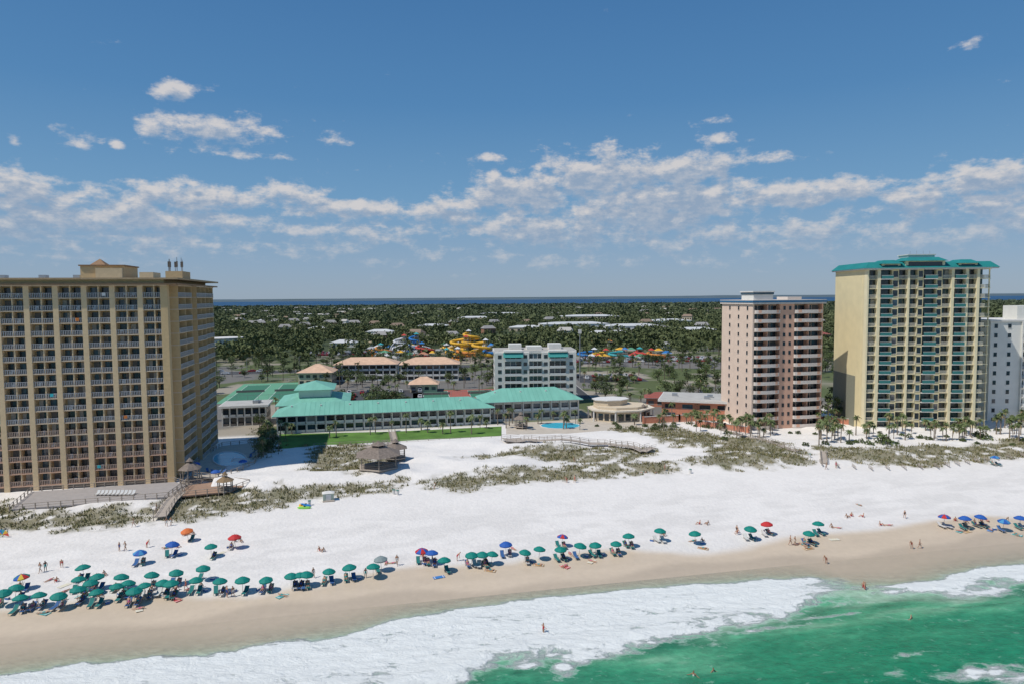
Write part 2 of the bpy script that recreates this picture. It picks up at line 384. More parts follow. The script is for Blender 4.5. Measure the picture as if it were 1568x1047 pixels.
# ------------------------------------------------------------ LEFT CONDO TOWER
def left_tower():
    x,y,_=P(268,738);b=B("beachfront_condo_tower",x,y,12);excl(x,y,12,-90,4,-6,46)
    Lx=74;D=41;nf=16;fh=2.76;z0=1.3;top=z0+nf*fh
    b['walls'].box(-Lx,-.6,1.7,D,0,top,tan)
    b['walls'].box(-Lx,-.6,.3,1.69,0,z0-.35,M("dark_garage_concrete",(.16,.14,.12),.9))  # garage ground floor in dark grey concrete
    bw=5.7;nb=int(Lx/bw)
    W=b['windows'];F_=b['piers'];Sl=b['balcony_slabs'];R=b['railings']
    for k in range(nb+1):
        xx=-k*bw
        F_.box(xx-(1.5 if k==0 else .55),xx-(.003 if k==0 else -.55),-.1,1.69,0,top,tan2 if k else tan)
        if k<nb: F_.box(xx-bw/2-.12,xx-bw/2+.12,.15,1.69,z0,top,tan2)
    for f in range(nf+1):
        z=z0+f*fh
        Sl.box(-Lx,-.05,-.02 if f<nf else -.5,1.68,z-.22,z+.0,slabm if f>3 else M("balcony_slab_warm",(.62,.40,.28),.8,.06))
    for f in range(nf):
        z=z0+f*fh
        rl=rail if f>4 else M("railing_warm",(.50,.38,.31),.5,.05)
        for k in range(nb):
            for h_ in (0,1):
                xa=-k*bw-.55-h_*2.3-(.95 if k==0 and h_==0 else 0);xb=-k*bw-.55-h_*2.3-2.2
                gm_=rnd((gl,glb,cur2,cur),(6,3,2,1.6))
                mid=(xa+xb)/2+random.uniform(-.2,.2)
                W.box(xb+.15,mid,1.60,1.66,z+.05,z+2.2,gm_)
                W.box(mid+.05,xa-.12,1.58,1.64,z+.05,z+2.2,rnd((gl,cur,cur2),(5,1.4,2)))
                if random.random()<.45:
                    cx=random.uniform(xb+.5,xa-.5);W.box(cx-.3,cx+.3,.7,1.2,z,z+.5,rnd((wrail,brownr,cur),(2,1,1)));W.box(cx-.3,cx+.3,1.15,1.22,z+.5,z+.95,wrail)
                if random.random()<.03: # beach towel hung on the rail
                    cx=random.uniform(xb+.4,xa-.9);W.box(cx,cx+.7,-.06,-.03,z+.35,z+1.04,rnd((M("towel_turquoise",(.05,.45,.5),.9),M("towel_orange",(.6,.2,.05),.9),wrail),(1,1,1)))
            pickets(R,-(k+1)*bw+.56,-k*bw-.56-(.95 if k==0 else 0),.02,z,rl,sp=.34,w=.12)
    for f in range(nf+1):
        z=z0+f*fh
        for (ya,yb,pr) in ((3.5,16,1.5),(18,28,2.2),(30,40,1.6)):
            Sl.box(-.58,pr,ya,yb,z-.22,z,slabm)
            if f<nf:
                pickets(R,ya,yb,pr-.1,z,rail,sp=.5,w=.16,axis='y')
                for q in (ya,(ya+yb)/2,yb-.25): F_.box(-.55,pr-.12,q,q+.22,z+.003,z+fh-.225,tan)
                for q in range(4):
                    a=ya+.6+q*(yb-ya-.8)/4;W.box(-.58,-.52,a,a+(yb-ya)/4-.7,z+.05,z+2.2,rnd((gl,glb,cur2),(5,3,1)))
    b['roof'].box(-Lx-1,2.4,-1.0,D+1,top+.01,top+.35,brownr)
    b['roof'].box(-Lx-.6,-.6,-.2,D,top+.36,top+1.2,tan)
    b['roof'].box(-Lx-1,2.6,-1.2,D+1.2,top+1.21,top+1.6,M("parapet_cap",(.42,.30,.18),.8))
    b['roof'].box(-Lx,-1,.5,D-.5,top+1.61,top+1.65,roofg)
    t=top+1.65
    b['penthouse'].box(-20.5,-11.3,8,18,t,t+2.9,tan);b['penthouse'].box(-20.8,-11.0,7.7,18.3,t+2.91,t+3.2,brownr)
    b['penthouse'].box(-17,-11.4,7,8,t,t+2.4,tan2)
    b['penthouse'].hip(-19.3,-15.8,10,13.5,t+3.21,t+4.8,brownr)
    b['penthouse'].box(-8,-5,8,14,t,t+1.5,tan2);b['penthouse'].box(-5.5,-1.5,20,28,t,t+2.2,tan)
    for k in range(9):
        ax_=-4.0+random.uniform(-1.8,1.8);ay=24+random.uniform(-2,2);b['antennas'].cyl(ax_,ay,t+2.2,t+4.6+random.random()*1.4,.10,.08,5,steel);b['antennas'].box(ax_-.18,ax_+.18,ay-.12,ay+.12,t+3.4,t+4.8,MC["dark_garage_concrete"])
    for k in range(6):
        ax_=-25-k*7+random.uniform(-2,2);b['vents'].box(ax_,ax_+1.4,12,14,t,t+1,steel)
    b.done()
left_tower()
# ------------------------------------------------------------ RIGHT CREAM TOWER
def right_tower():
    x,y,_=P(1322,655);b=B("teal_roof_condo_tower",x,y,-3);excl(x,y,-3,-3,40,-4,27)
    w=34.8;D=23;nf=17;fh=2.88;z0=.6;top=z0+nf*fh
    Wl=b['walls'];W=b['windows'];Sl=b['balcony_slabs'];R=b['railings']
    Wl.box(0,w,1.8,D,0,top,cream)
    Wl.box(-.03,-.003,6.5,D-.1,0,16.5,M("grey_green_wall_patch",(.25,.25,.19),.9,.05))  # darker grey-green sheet over the lower rear part of the side wall
    bays=[('P',.5),('B',2.6),('P',.9),('T',3.6),('W',2.0),('B',2.5),('P',.6),('B',2.5),('W',1.8),('T',3.8),('W',1.8),('B',2.5),('P',.8),('T',3.4),('P',.8),('B',2.5),('P',.8),('B',1.8)]
    tot=sum(a for _,a in bays);k=w/tot;cx=0
    tg=M("teal_balcony_glass",(.05,.20,.19),.25,.1,.5);tgd=M("teal_dark_glass",(.02,.06,.07),.15,.2,.3,spec=.7)
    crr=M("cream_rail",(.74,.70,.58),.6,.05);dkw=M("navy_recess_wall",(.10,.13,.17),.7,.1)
    for t_,a in bays:
        a*=k;xa=cx;xb=cx+a;cx=xb
        if t_=='P': Wl.box(xa,xb,-.1,1.79,0,top,cream2)
        elif t_=='W':
            Wl.box(xa+.003,xb-.003,.35,1.79,0,top,cream)
            for f in range(nf):
                z=z0+f*fh;W.box(xa+.3,xb-.3,.28,.34,z+.5,z+2.3,rnd((gl,glb,cur2),(5,3,.6)))
                Wl.box(xa+.22,xb-.22,.22,.345,z+.36,z+.49,slabw)
        else:
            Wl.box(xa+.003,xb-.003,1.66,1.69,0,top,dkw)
            for f in range(nf):
                z=z0+f*fh;dz=.15 if t_=='B' else -.6
                Sl.box(xa+.003,xb-.003,dz,1.78,z-.2,z,cream2 if t_=='B' else slabw)
                if t_=='B':
                    pickets(R,xa+.02,xb-.02,dz+.03,z,crr,sp=.34,w=.11,h=.95)
                else:
                    R.box(xa+.05,xb-.05,dz+.02,dz+.06,z+.05,z+.95,tg);R.box(xa+.02,xb-.02,dz,dz+.08,z+.96,z+1.05,slabw)
                m_=(xa+xb)/2
                W.box(xa+.1,m_-.04,1.58,1.64,z+.05,z+2.4,rnd((gl,tgd,cur2,cur),(5,5,1,.4)));W.box(m_+.04,xb-.1,1.58,1.64,z+.05,z+2.4,rnd((gl,tgd,cur),(5,5,.5)))
            Sl.box(xa+.003,xb-.003,-.1,1.78,top-.2,top-.01,slabw)
    for f in range(nf+1):
        z=z0+f*fh
        Sl.prism([(w+.003,.6),(w+2.6,1.8),(w+2.6,12),(w+.003,12)],z-.2,z,cream2)
        if f<nf:
            pickets(R,2,12,w+2.5,z,crr,sp=.4,w=.15,axis='y')
            for q in (2,7,11.5): Wl.box(w+2.2,w+2.48,q,q+.3,z+.003,z+fh-.205,cream2)
            for q in range(3): W.box(w+.01,w+.06,2.5+q*3.2,5+q*3.2,z+.05,z+2.2,rnd((gl,tgd),(1,1)))
    Wl.box(-.06,-.001,3.2,3.26,0,top,cream2)
    R0=b['roof']
    R0.box(-.9,w+3.2,-.9,D+.9,top+.01,top+.35,slabw)
    R0.add([(-1.1,-1.1,top+.36),(w+3.4,-1.1,top+.36),(w+3.4,D+1.1,top+.36),(-1.1,D+1.1,top+.36),(.6,.8,top+2.2),(w+1.6,.8,top+2.2),(w+1.6,D-.8,top+2.2),(.6,D-.8,top+2.2)],[(0,1,5,4),(1,2,6,5),(2,3,7,6),(3,0,4,7),(4,5,6,7)],teal)
    for (a,c,hh) in ((11,22.5,3.3),(4,9.5,2.5),(26.5,32,2.5)):
        R0.box(a,c,-.4,6,top+.4,top+hh-.9,cream2);R0.add([(a-.6,-1.3,top+hh-.89),(c+.6,-1.3,top+hh-.89),(c+.6,7,top+hh-.89),(a-.6,7,top+hh-.89),(a+1.2,1.0,top+hh+.3),(c-1.2,1.0,top+hh+.3),(c-1.2,5,top+hh+.3),(a+1.2,5,top+hh+.3)],[(0,1,5,4),(1,2,6,5),(2,3,7,6),(3,0,4,7),(4,5,6,7),(3,2,1,0)],teal)
        b['windows'].box(a+.8,c-.8,-.47,-.41,top+.6,top+hh-1.2,gl)
    b['penthouse'].box(16,24,8,14,top+2.21,top+4.6,whitew);b['penthouse'].box(15.7,24.3,7.7,14.3,top+4.61,top+4.9,slabw)
    for k_ in range(4): b['penthouse'].cyl(17+k_*2,9,top+4.9,top+6,.06,.04,5,steel)
    b.done()
right_tower()
# ------------------------------------------------------------ PINK TOWER
def pink_tower():
    x,y,_=P(1150,656);b=B("pink_condo_tower",x,y,12);excl(x,y,12,-2,28,-4,22)
    w=24.6;D=18.7;nf=14;fh=2.76;z0=.6;top=z0+nf*fh
    Wl=b['walls'];W=b['windows'];Sl=b['balcony_slabs'];R=b['railings']
    wr=M("pinkish_white_parapet",(.66,.59,.53),.8,.05)
    Wl.box(0,w,1.8,D,0,top,pinkl)
    Wl.box(0,.5,0,1.79,0,top,pinkl);Wl.box(9.2,14.2,-.3,1.79,0,top,pink);Wl.box(w-.5,w,0,1.79,0,top,pink)
    for f in range(nf):
        z=z0+f*fh
        for xa,xb in ((.503,9.197),(14.203,w-.503)):
            n=10;mid=(xa+xb)/2;hw=(xb-xa)/2
            pts=[(xa,1.78)]+[(mid-hw*math.cos(math.pi*i/n)*1.0,-.25-1.1*math.sin(math.pi*i/n)**.6) for i in range(n+1)]+[(xb,1.78)]
            Sl.prism(pts,z-.18,z,wr)
            for i in range(n):
                p,q=pts[1+i],pts[2+i]
                R.prism([(p[0],p[1]+.03),(q[0],q[1]+.03),(q[0],q[1]+.13),(p[0],p[1]+.13)],z+.003,z+.9,wr if i not in (2,7) else pink)
            for i in range(4):
                a=xa+.2+i*(xb-xa)/4;W.box(a,a+(xb-xa)/4-.35,1.7,1.77,z+.05,z+2.25,rnd((gl,glb,cur2,cur),(6,3,1,.4)))
            Wl.box(mid-.12,mid+.12,-.5,1.78,z+.003,z+fh-.185,pink)
        for q in (10.3,12.3): W.box(q,q+.8,-.36,-.303,z+.9,z+2.1,gl)
        for q in (2.6,7.8,13.2):
            W.box(-.06,-.003,q,q+.8,z+.9,z+2.1,gl);Wl.box(-.1,-.003,q-.1,q+.9,z+.75,z+.87,wr)
        for q in (4,9,14): W.box(w+.003,w+.06,q,q+1,z+.9,z+2.1,gl)
        Sl.box(w+.003,w+1.5,2,11,z-.18,z,wr);R.box(w+1.4,w+1.5,2,11,z+.003,z+1,wr)
    b['roof'].box(-.5,w+.5,-.9,D+.5,top+.01,top+.5,wr);b['roof'].box(-.6,w+.6,-1.0,D+.6,top+.51,top+1.1,M("blue_roof_band",(.04,.14,.26),.5,.1))
    b['roof'].box(-.5,w+.5,-.9,D+.5,top+1.11,top+1.3,wr)
    b['penthouse'].box(2,8.8,3,10,top+1.3,top+3.0,whitew);b['penthouse'].box(1.8,9,2.8,10.2,top+3.01,top+3.7,glb);b['penthouse'].box(1.6,9.2,2.6,10.4,top+3.71,top+4.1,slabw)
    b['penthouse'].box(16,21,6,12,top+1.3,top+2.2,wr)
    b.done()
pink_tower()
# ------------------------------------------------------------ generic low building
def lowrise(name,u,v,beta,w,D,nf,fh,wall,roofm,kind='hip',rh=3,over=.8,bay=4,pier=None,arc=False):
    x,y,_=P(u,v);b=B(name,x,y,beta);excl(x,y,beta,0,w,0,D)
    rec=1.2 if arc else 0;hh=nf*fh+.3
    b['walls'].box(0,w,rec,D,0,hh,wall)
    nb=max(1,int(w/bay));bw=w/nb
    for f in range(nf):
        z=.2+f*fh
        for k in range(nb):
            a=k*bw
            if arc:
                b['windows'].box(a+.35,a+bw-.35,rec-.06,rec-.003,z+.1,z+2.3,rnd((gl,glb,cur2,cur),(6,3,1,.5)))
                b['railings'].box(a+.3,a+bw-.3,.03,.08,z+.1,z+.85,wrail if f else wall)
            else:
                b['windows'].box(a+bw*.2,a+bw*.8,-.06,-.003,z+.8,z+2.2,rnd((gl,glb,cur2),(5,3,1)))
                b['trim'].box(a+bw*.17,a+bw*.83,-.1,-.003,z+.66,z+.78,slabw)
        if arc: b['slabs'].box(0,w,.0,rec-.003,z-.2,z+.02,slabw)
        n2=max(1,int(D/bay))
        for k in range(n2):
            a=k*D/n2+D/n2*.3+ (rec if k==0 else 0)
            b['windows'].box(w+.003,w+.05,a,a+1.2,z+.8,z+2.1,gl);b['windows'].box(-.05,-.003,a,a+1.2,z+.8,z+2.1,gl)
    if arc:
        for k in range(nb+1): b['columns'].box(min(k*bw,w-.35),min(k*bw,w-.35)+.35,0.01,rec-.004,0,hh,pier or slabw)
    if kind=='hip':
        b['roof'].box(-over,w+over,-over,D+over,hh+.01,hh+.25,slabw);b['roof'].hip(-over-.1,w+over+.1,-over-.1,D+over+.1,hh+.26,hh+.26+rh,roofm)
        if roofm is green:
            Ds=(D+2*over+.2)/2
            for k in range(int(w/1.5)):
                xx=1+k*1.5
                if Ds<xx<w-Ds: b['roof_seams'].add([(xx,-over-.1,hh+.27),(xx+.1,-over-.1,hh+.27),(xx+.1,D/2,hh+.29+rh),(xx,D/2,hh+.29+rh)],[(0,1,2,3)],M("green_seam",(.12,.35,.27),.5))
            for k in range(int(w/9)):
                xx=4+k*9;b['roof_vents'].box(xx,xx+.5,D*.3,D*.3+.5,hh+.26+rh*.5,hh+.9+rh*.62,slabw)
    else:
        b['roof'].box(-over,w+over,-over,D+over,hh+.01,hh+.7,slabw);b['roof'].box(-over+.3,w+over-.3,-over+.3,D+over-.3,hh+.71,hh+.74,roofm)
        for k in range(int(w/6)):
            a=random.uniform(1,w-3);c=random.uniform(2,D-3);b['roof_units'].box(a,a+1.8,c,c+1.4,hh+.74,hh+1.7,steel)
    b.done();return b,x,y
lowrise("green_roof_hotel",424,664,12,68,13,2,2.6,whitew,green,rh=3.0,arc=True,bay=2.9,over=1.2)
x,y,_=P(424,664)
def off(x,y,beta,a,c): b=math.radians(beta);return x+a*math.cos(b)-c*math.sin(b),y+a*math.sin(b)+c*math.cos(b)
hx,hy=off(x,y,12,-1,14.6)
b=B("green_roof_ballroom",hx,hy,12);excl(hx,hy,12,0,24,0,26)
b['walls'].box(0,22,0,24,0,6.6,whitew);b['roof'].box(-1,23,-1,25,6.61,6.85,slabw)
b['roof'].hip(-1.1,23.1,-1.1,25.1,6.86,10.3,green)
b['roof'].box(6,16.5,5,19,7,11.2,whitew);b['roof'].hip(4.5,18,3.5,20.5,11.2,13.4,green)
for k in range(6): b['windows'].box(1+k*3.5,3.4+k*3.5,-.06,-.003,2,5,gl);b['windows'].box(22.003,22.06,1+k*3.8,3.4+k*3.8,2,5,gl)
b.done()
lowrise("green_roof_hotel_wing",742,646,10,33,14,2,3.2,whitew,green,rh=3.6,arc=True,bay=3.2,over=1.2)
def midrise():
    x,y,_=P(758,620);b=B("white_midrise_condo",x,y,3);excl(x,y,3,-1,34,-3,20)
    w=32;D=18;nf=7;fh=2.9;top=nf*fh
    b['walls'].box(0,w,1.5,D,0,top,whitew)
    segs=[('W',4),('B',6.5),('W',3),('b',5),('W',3),('B',6.5),('W',4)];cx=0
    dt=M("slate_teal_roof",(.05,.30,.28),.5,.1)
    for t_,a in segs:
        xa,xb=cx,cx+a;cx=xb
        if t_=='W':
            b['walls'].box(xa,xb,.1,1.49,0,top+.3,whitew)
            for f in range(nf): b['windows'].box(xa+a/2-.7,xa+a/2+.7,.03,.097,f*fh+.9,f*fh+2.3,gl)
        else:
            for f in range(nf):
                z=f*fh;b['slabs'].box(xa+.003,xb-.003,-.5,1.48,z-.15,z+.05,whitew)
                b['railings'].box(xa+.05,xb-.05,-.48,-.42,z+.1,z+.9,wrail)
                n=3
                for q in range(n): b['windows'].box(xa+.2+q*a/n,xa+(q+1)*a/n-.1,1.4,1.47,z+.1,z+2.5,rnd((gl,glb,cur2),(6,2,.6)))
            if t_=='B':
                b['roof'].box(xa-.4,xb+.4,-.9,3,top+.4,top+1.1,whitew)
                b['roof'].add([(xa-.6,-1.3,top-1.5),(xb+.6,-1.3,top-1.5),(xb+.6,-.2,top+.39),(xa-.6,-.2,top+.39)],[(0,1,2,3)],dt)
    b['roof'].box(-.3,w+.3,1.2,D+.3,top+.01,top+.9,slabw);b['roof'].box(0,w,1.6,D-.2,top+.91,top+.95,roofg)
    for xa in (6,22): b['penthouse'].box(xa,xa+5,7,13,top+.95,top+3.0,whitew)
    b['penthouse'].box(13,19,5,12,top+.95,top+2.2,whitew)
    for f in range(nf):
        for q in (4,9,14): b['windows'].box(-.06,-.003,q,q+1.1,f*fh+.9,f*fh+2.2,gl)
    b.done()
midrise()
bluw=M("pale_blue_siding",(.55,.60,.62),.8,.06);beige=M("beige_stucco",(.62,.52,.38),.85,.06)
lowrise("peach_roof_apartments",513,584,4,31,14,3,2.7,bluw,peach,rh=3.2,bay=3.2,arc=True)
lowrise("peach_roof_apartments",614,584,4,29,14,3,2.7,bluw,peach,rh=3.2,bay=3.2,arc=True)
lowrise("peach_roof_villa",457,590,4,16,14,2,2.9,beige,peach,rh=3.6,bay=3)
lowrise("peach_roof_villa",628,600,4,12,9,1,3,beige,peach,rh=3,bay=3)
lowrise("flat_roof_restaurant",340,653,12,14,11,2,3.0,M("dark_bronze_wall",(.14,.13,.12),.7),greyroof,kind='flat',bay=2.2,arc=True,over=.8)
lowrise("grey_roof_clubhouse",1013,640,-18,23,18,2,2.9,salmon,greyroof,kind='flat',bay=5.5,over=1.2)
lowrise("salmon_poolhouse",1068,641,-5,13,8,1,3,salmon,peach,rh=2,bay=3)
lowrise("salmon_cabana_building",990,622,-10,10,7,1,3,salmon,M("maroon_roof",(.30,.09,.07),.7),rh=1.8,bay=3)
lowrise("small_salmon_building",1225,530,0,25,16,3,3,salmon,MC["maroon_roof"],rh=3,bay=4)
x,y,_=P(950,640);b=B("beige_beach_club",x,y,10);excl(x,y,10,-13,12,-8,12)
oc=[(12*math.cos(a+.39),9*math.sin(a+.39)) for a in [k*math.pi/4 for k in range(8)]]
b['walls'].prism([(p[0]*.86,p[1]*.86) for p in oc],0,3.6,beige)
b['roof'].prism(oc,3.61,4.1,M("beige_trim",(.70,.62,.50),.8));b['roof'].prism([(p[0]*.8,p[1]*.8) for p in oc],4.11,4.9,beige)
b['roof'].prism([(p[0]*.5-3,p[1]*.5+2) for p in oc],4.91,6.6,beige);b['roof'].prism([(p[0]*.55-3,p[1]*.55+2) for p in oc],6.61,6.9,slabw)
for p in oc: b['columns'].cyl(p[0]*.95,p[1]*.95,0,3.6,.3,.3,8,slabw)
for k in range(8):
    a=Vector(oc[k]).to_3d()*.865;c=Vector(oc[(k+1)%8]).to_3d()*.865
    for q in range(3):
        p=a.lerp(c,.12+.3*q);r=a.lerp(c,.34+.3*q);b['windows'].prism([(p.x,p.y),(r.x,r.y),(r.x*.99,r.y*.99),(p.x*.99,p.y*.99)],.5,2.8,gl)
b.done()
x,y,_=P(1512,652);b=B("white_condo_building",x+4,y+6,-3);excl(x+4,y+6,-3,0,40,0,20)
b['walls'].box(0,38,0,20,0,33,whitew);b['walls'].box(9.5,9.9,-.6,0,0,33,whitew);b['roof'].box(-.4,38.4,-.4,20.4,33.01,33.6,slabw);b['penthouse'].box(10,20,3,10,33.6,38,whitew)
for f in range(11):
    for q in range(9):
        a=1.2+q*4.2;b['windows'].box(a,a+1.0,-.06,-.003,f*3+1,f*3+2.3,gl)
        b['trim'].box(a-.1,a+1.1,-.12,-.003,f*3+.86,f*3+.98,slabw)
    for q in (3,8,13): b['windows'].box(-.06,-.003,q,q+1.2,f*3+1,f*3+2.3,gl)
    b['balconies'].box(9.95,18,-1.4,-.003,f*3-.1,f*3+.1,slabw);b['balconies'].box(9.95,18,-1.4,-1.3,f*3+.101,f*3+1.0,wrail)
b.done()
x,y,_=P(340,535);b=B("round_white_building",x,y+10,0);excl(x,y+10,0,-16,16,-40,16)
b['walls'].cyl(0,0,0,9,12,12,24,whitew);b['roof'].cyl(0,0,9.01,9.6,13.5,13.5,24,slabw)
for k in range(24):
    a=k*math.pi/12
    for z in (1.5,5): b['windows'].box(12*math.cos(a)-.8,12*math.cos(a)+.8,12*math.sin(a)-.15,12*math.sin(a)+.1,z,z+1.6,gl)
b.done()
def shed(u,v,w,D,h,m,name="white_warehouse"):
    x,y,_=P(u,v);b=B(name,x,y,random.uniform(-4,8));excl(x,y,0,-6,w+6,-45 if y>700 else -14,D+10)
    b['walls'].box(0,w,0,D,0,h,m);b['roof'].hip(-.5,w+.5,-.5,D+.5,h+.01,h+2.5,M("white_metal_roof",(.62,.62,.60),.5,.06,.1))
    for k in range(int(w/8)): b['doors'].box(2+k*8,5+k*8,-.1,-.003,0,h*.6,gl)
    b.done()
for a in [(832,504,90,40,6,whitew),(860,492,100,50,8,beige),(930,506,70,30,5,whitew),(1000,498,60,40,6,whitew),(700,492,60,30,6,beige),(735,485,90,40,6,whitew),(505,532,22,14,4,whitew),(780,508,40,20,5,beige),(905,516,40,12,4,whitew),(440,486,60,30,6,whitew),(390,496,30,18,5,beige),(560,515,30,16,5,whitew),(1040,512,40,20,5,beige),(640,505,40,20,5,whitew),(470,508,26,16,4,beige)]: shed(*a)
hp=[]
for c_,r_ in ((beige,M("grey_shingle",(.30,.29,.28),.9)),(beige,M("brown_shingle",(.26,.19,.14),.9)),(bluw,M("pale_shingle",(.45,.43,.39),.9)),(M("brick_wall",(.35,.18,.12),.9),MC["grey_shingle"])):
    m=MB();m.box(0,14,0,9,0,4.5,c_);m.hip(-.7,14.7,-.7,9.7,4.51,7,r_,ins=2.5)
    for q in range(4): m.box(1+q*3.4,2.6+q*3.4,-.06,-.003,1.2,2.8,gl)
    hp.append(m.mesh("house"))
for k in range(150):
    d=random.uniform(650,2400)
    u=random.choice([random.uniform(335,640),random.uniform(335,1250)])
    v=455+43885/d;x,y,_=P(u,v)
    if blocked(x,y,10): continue
    s_=.9+random.random()*.35;put(random.choice(hp),"house",(x,y,1.3),random.uniform(-.5,.5),sc_=(s_*(1.5 if d>1500 else 1),s_,s_*1.3));excl(x,y,0,-3,20,-16,12)
# ------------------------------------------------------------ courts, lots, road, lawn, pools
def sheet(name,px,m,z=1.52):
    pts=[P(u,v,z=z)[:2] for u,v in px];mb=MB()
    mb.prism(pts,z-.5,z,m);mb.obj(name);return pts
M("court_green",(.05,.18,.11),.8,.08)
def rectsheet(name,u,v,beta,w,D,m,z=1.504,lines=None,exc=True):
    x,y,_=P(u,v);mb=MB();mb.box(0,w,0,D,-.3,z-1.4,m)
    if lines=='tennis':
        g=z-1.4+.004;ins=MC["court_green"]
        n=max(1,int(w/15));ww=w/n
        for k in range(n):
            a=k*ww+(ww-11)/2;mb.box(a,a+11,D*.1,D*.9,g-.1,g,ins)
            for (xa,xb,ya,yb) in ((a,a+.15,D*.1,D*.9),(a+10.85,a+11,D*.1,D*.9),(a,a+11,D*.1,D*.1+.15),(a,a+11,D*.9-.15,D*.9)): mb.box(xa,xb,ya,yb,g-.05,g+.005,paint)
            mb.box(a-.6,a+11.6,D*.5,D*.5+.06,g,g+1,cur2)
        for k in range(int(w/4)+1):
            for yy in (0,D): mb.cyl(k*w/int(w/4),yy,0,3.2,.05,.05,5,steel)
        mb.box(0,w,-.03,.03,3.12,3.2,steel);mb.box(0,w,D-.03,D+.03,3.12,3.2,steel)
    if exc: excl(x,y,beta,0,w,-22 if lines else 0,D)
    return mb.obj(name,(x,y,1.4),math.radians(beta)),x,y
red=M("court_red",(.36,.11,.08),.85,.08);cg=M("court_pale_green",(.13,.34,.21),.85,.08)
rectsheet("tennis_court",330,618,12,33,66,cg,lines='tennis')
rectsheet("tennis_court",632,612,8,40,28,red,lines='tennis')
rectsheet("parking_lot",520,614,8,36,30,asph)
rectsheet("parking_lot",890,585,4,34,30,asph)
rectsheet("parking_lot",460,545,4,70,40,asph)
M("pale_asphalt",(.26,.245,.22),.9,.1,.1)
rectsheet("parking_lot",880,556,0,100,50,MC["pale_asphalt"])
rectsheet("parking_lot",600,542,0,110,50,MC["pale_asphalt"])
rectsheet("parking_lot",842,508,0,150,60,MC["pale_asphalt"])
lawnm=M("lawn_grass",(.10,.20,.035),.95,.25,.25,bump=.05)
sheet("lawn",[(428,690),(428,664),(600,660),(768,652),(768,668),(640,674),(520,680),(481,681),(455,687)],lawnm,1.53)
excl(*P(428,684)[:2],12,-5,75,-6,30)
pave=M("pool_deck_paving",(.52,.46,.38),.9,.08,.5)
sheet("pool_terrace",[(775,664),(775,648),(905,640),(1010,640),(1010,652),(930,658),(860,664)],pave,1.54)
sheet("pool_terrace",[(1120,662),(1180,652),(1300,656),(1320,676),(1240,684),(1180,676)],pave,1.54)
sheet("pool_terrace",[(1320,672),(1330,660),(1560,655),(1568,672),(1400,680)],pave,1.54)
def poolm(px,z=1.57):
    pts=[P(u,v,z=z)[:2] for u,v in px];mb=MB();mb.prism(pts,z-.2,z,pool)
    cx=sum(p[0] for p in pts)/len(pts);cy=sum(p[1] for p in pts)/len(pts)
    for i in range(len(pts)):
        a=pts[i];c=pts[(i+1)%len(pts)]
        o=lambda p:(cx+(p[0]-cx)*1.07,cy+(p[1]-cy)*1.07)
        mb.prism([a,c,o(c),o(a)],z-.2,z+.06,slabw)
    mb.obj("swimming_pool")
def ell(u,v,a,b_,n=14): return [(u+a*math.cos(t),v+b_*math.sin(t)) for t in [2*math.pi*k/n for k in range(n)]]
poolm(ell(858,651,30,4.5));poolm(ell(1225,672,24,3.5));poolm(ell(1408,668,20,4))
def road(t,s0,s1,w,name):
    mb=MB();n=40
    for k in range(n):
        a=s0+(s1-s0)*k/n;c=s0+(s1-s0)*(k+1)/n
        mb.prism([xy(a,t),xy(c,t),xy(c,t+w),xy(a,t+w)],1.2,1.512,asph)
        for dt_ in (-.3,w): mb.prism([xy(a,t+dt_),xy(c,t+dt_),xy(c,t+dt_+.3),xy(a,t+dt_+.3)],1.2,1.62,conc)
        mb.prism([xy(a,t+w/2-.08),xy(a+(c-a)*.6,t+w/2-.08),xy(a+(c-a)*.6,t+w/2+.08),xy(a,t+w/2+.08)],1.4,1.517,paint)
    mb.obj(name);x,y=xy(0,t);excl(x,y,12,s0,s1,-1,w+1)
road(405,-600,700,16,"highway_road");road(262,40,70,6,"side_road")
mb=MB();x,y,_=P(893,610);mb.box(-4,4,0,190,-.2,.112,asph);mb.box(-4.3,-4.003,0,190,-.2,.23,conc);mb.box(4.003,4.3,0,190,-.2,.23,conc)
for k in range(25): mb.box(-.08,.08,k*7,k*7+3,0,.118,paint)
mb.obj("access_road",(x,y,1.4),math.radians(4));excl(x,y,4,-5,5,0,190)
# ------------------------------------------------------------ cars
def carmesh(col,suv=False):
    m=MB();body=M("car_paint_%d"%int(sum(c*997 for c in col)),col,.25,.03,spec=.6)
    h=.35 if suv else 0
    prof=[(-2.25,.35),(2.25,.35),(2.3,.7),(2.15,.9+h*.5),(1.2,1.0+h*.5),(.55,1.42+h),(-1.1,1.45+h),(-1.9,1.02+h*.6),(-2.25,.95+h*.5)]
    n=len(prof)
    def wd(z): return .9 if z<1.1+h*.5 else .7
    m.add([(p[0],-wd(p[1]),p[1]) for p in prof]+[(p[0],wd(p[1]),p[1]) for p in prof],[tuple(range(n)),tuple(range(2*n-1,n-1,-1))]+[((i+1)%n,i,n+i,n+(i+1)%n) for i in range(n)],body)
    z0=1.03+h*.5;z1=1.36+h
    for sgn in (-1,1): m.add([(1.0,sgn*.90,z0),(.5,sgn*.74,z1),(-1.05,sgn*.74,z1),(-1.6,sgn*.90,z0)],[(0,1,2,3)],gl)
    m.add([(1.19,-.78,z0),(1.19,.78,z0),(.6,.66,z1+.02),(.6,-.66,z1+.02)],[(0,1,2,3)],gl);m.add([(-1.93,-.7,z0+.03),(-1.93,.7,z0+.03),(-1.2,.62,z1+.06),(-1.2,-.62,z1+.06)],[(0,1,2,3)],gl)
    for cx in (-1.4,1.4):
        for sgn in (-1,1): m.tube([(cx,sgn*.72,.34),(cx,sgn*.95,.34)],.34,12,black);m.tube([(cx,sgn*.95,.34),(cx,sgn*.97,.34)],.18,8,steel)
    return m.mesh("car")
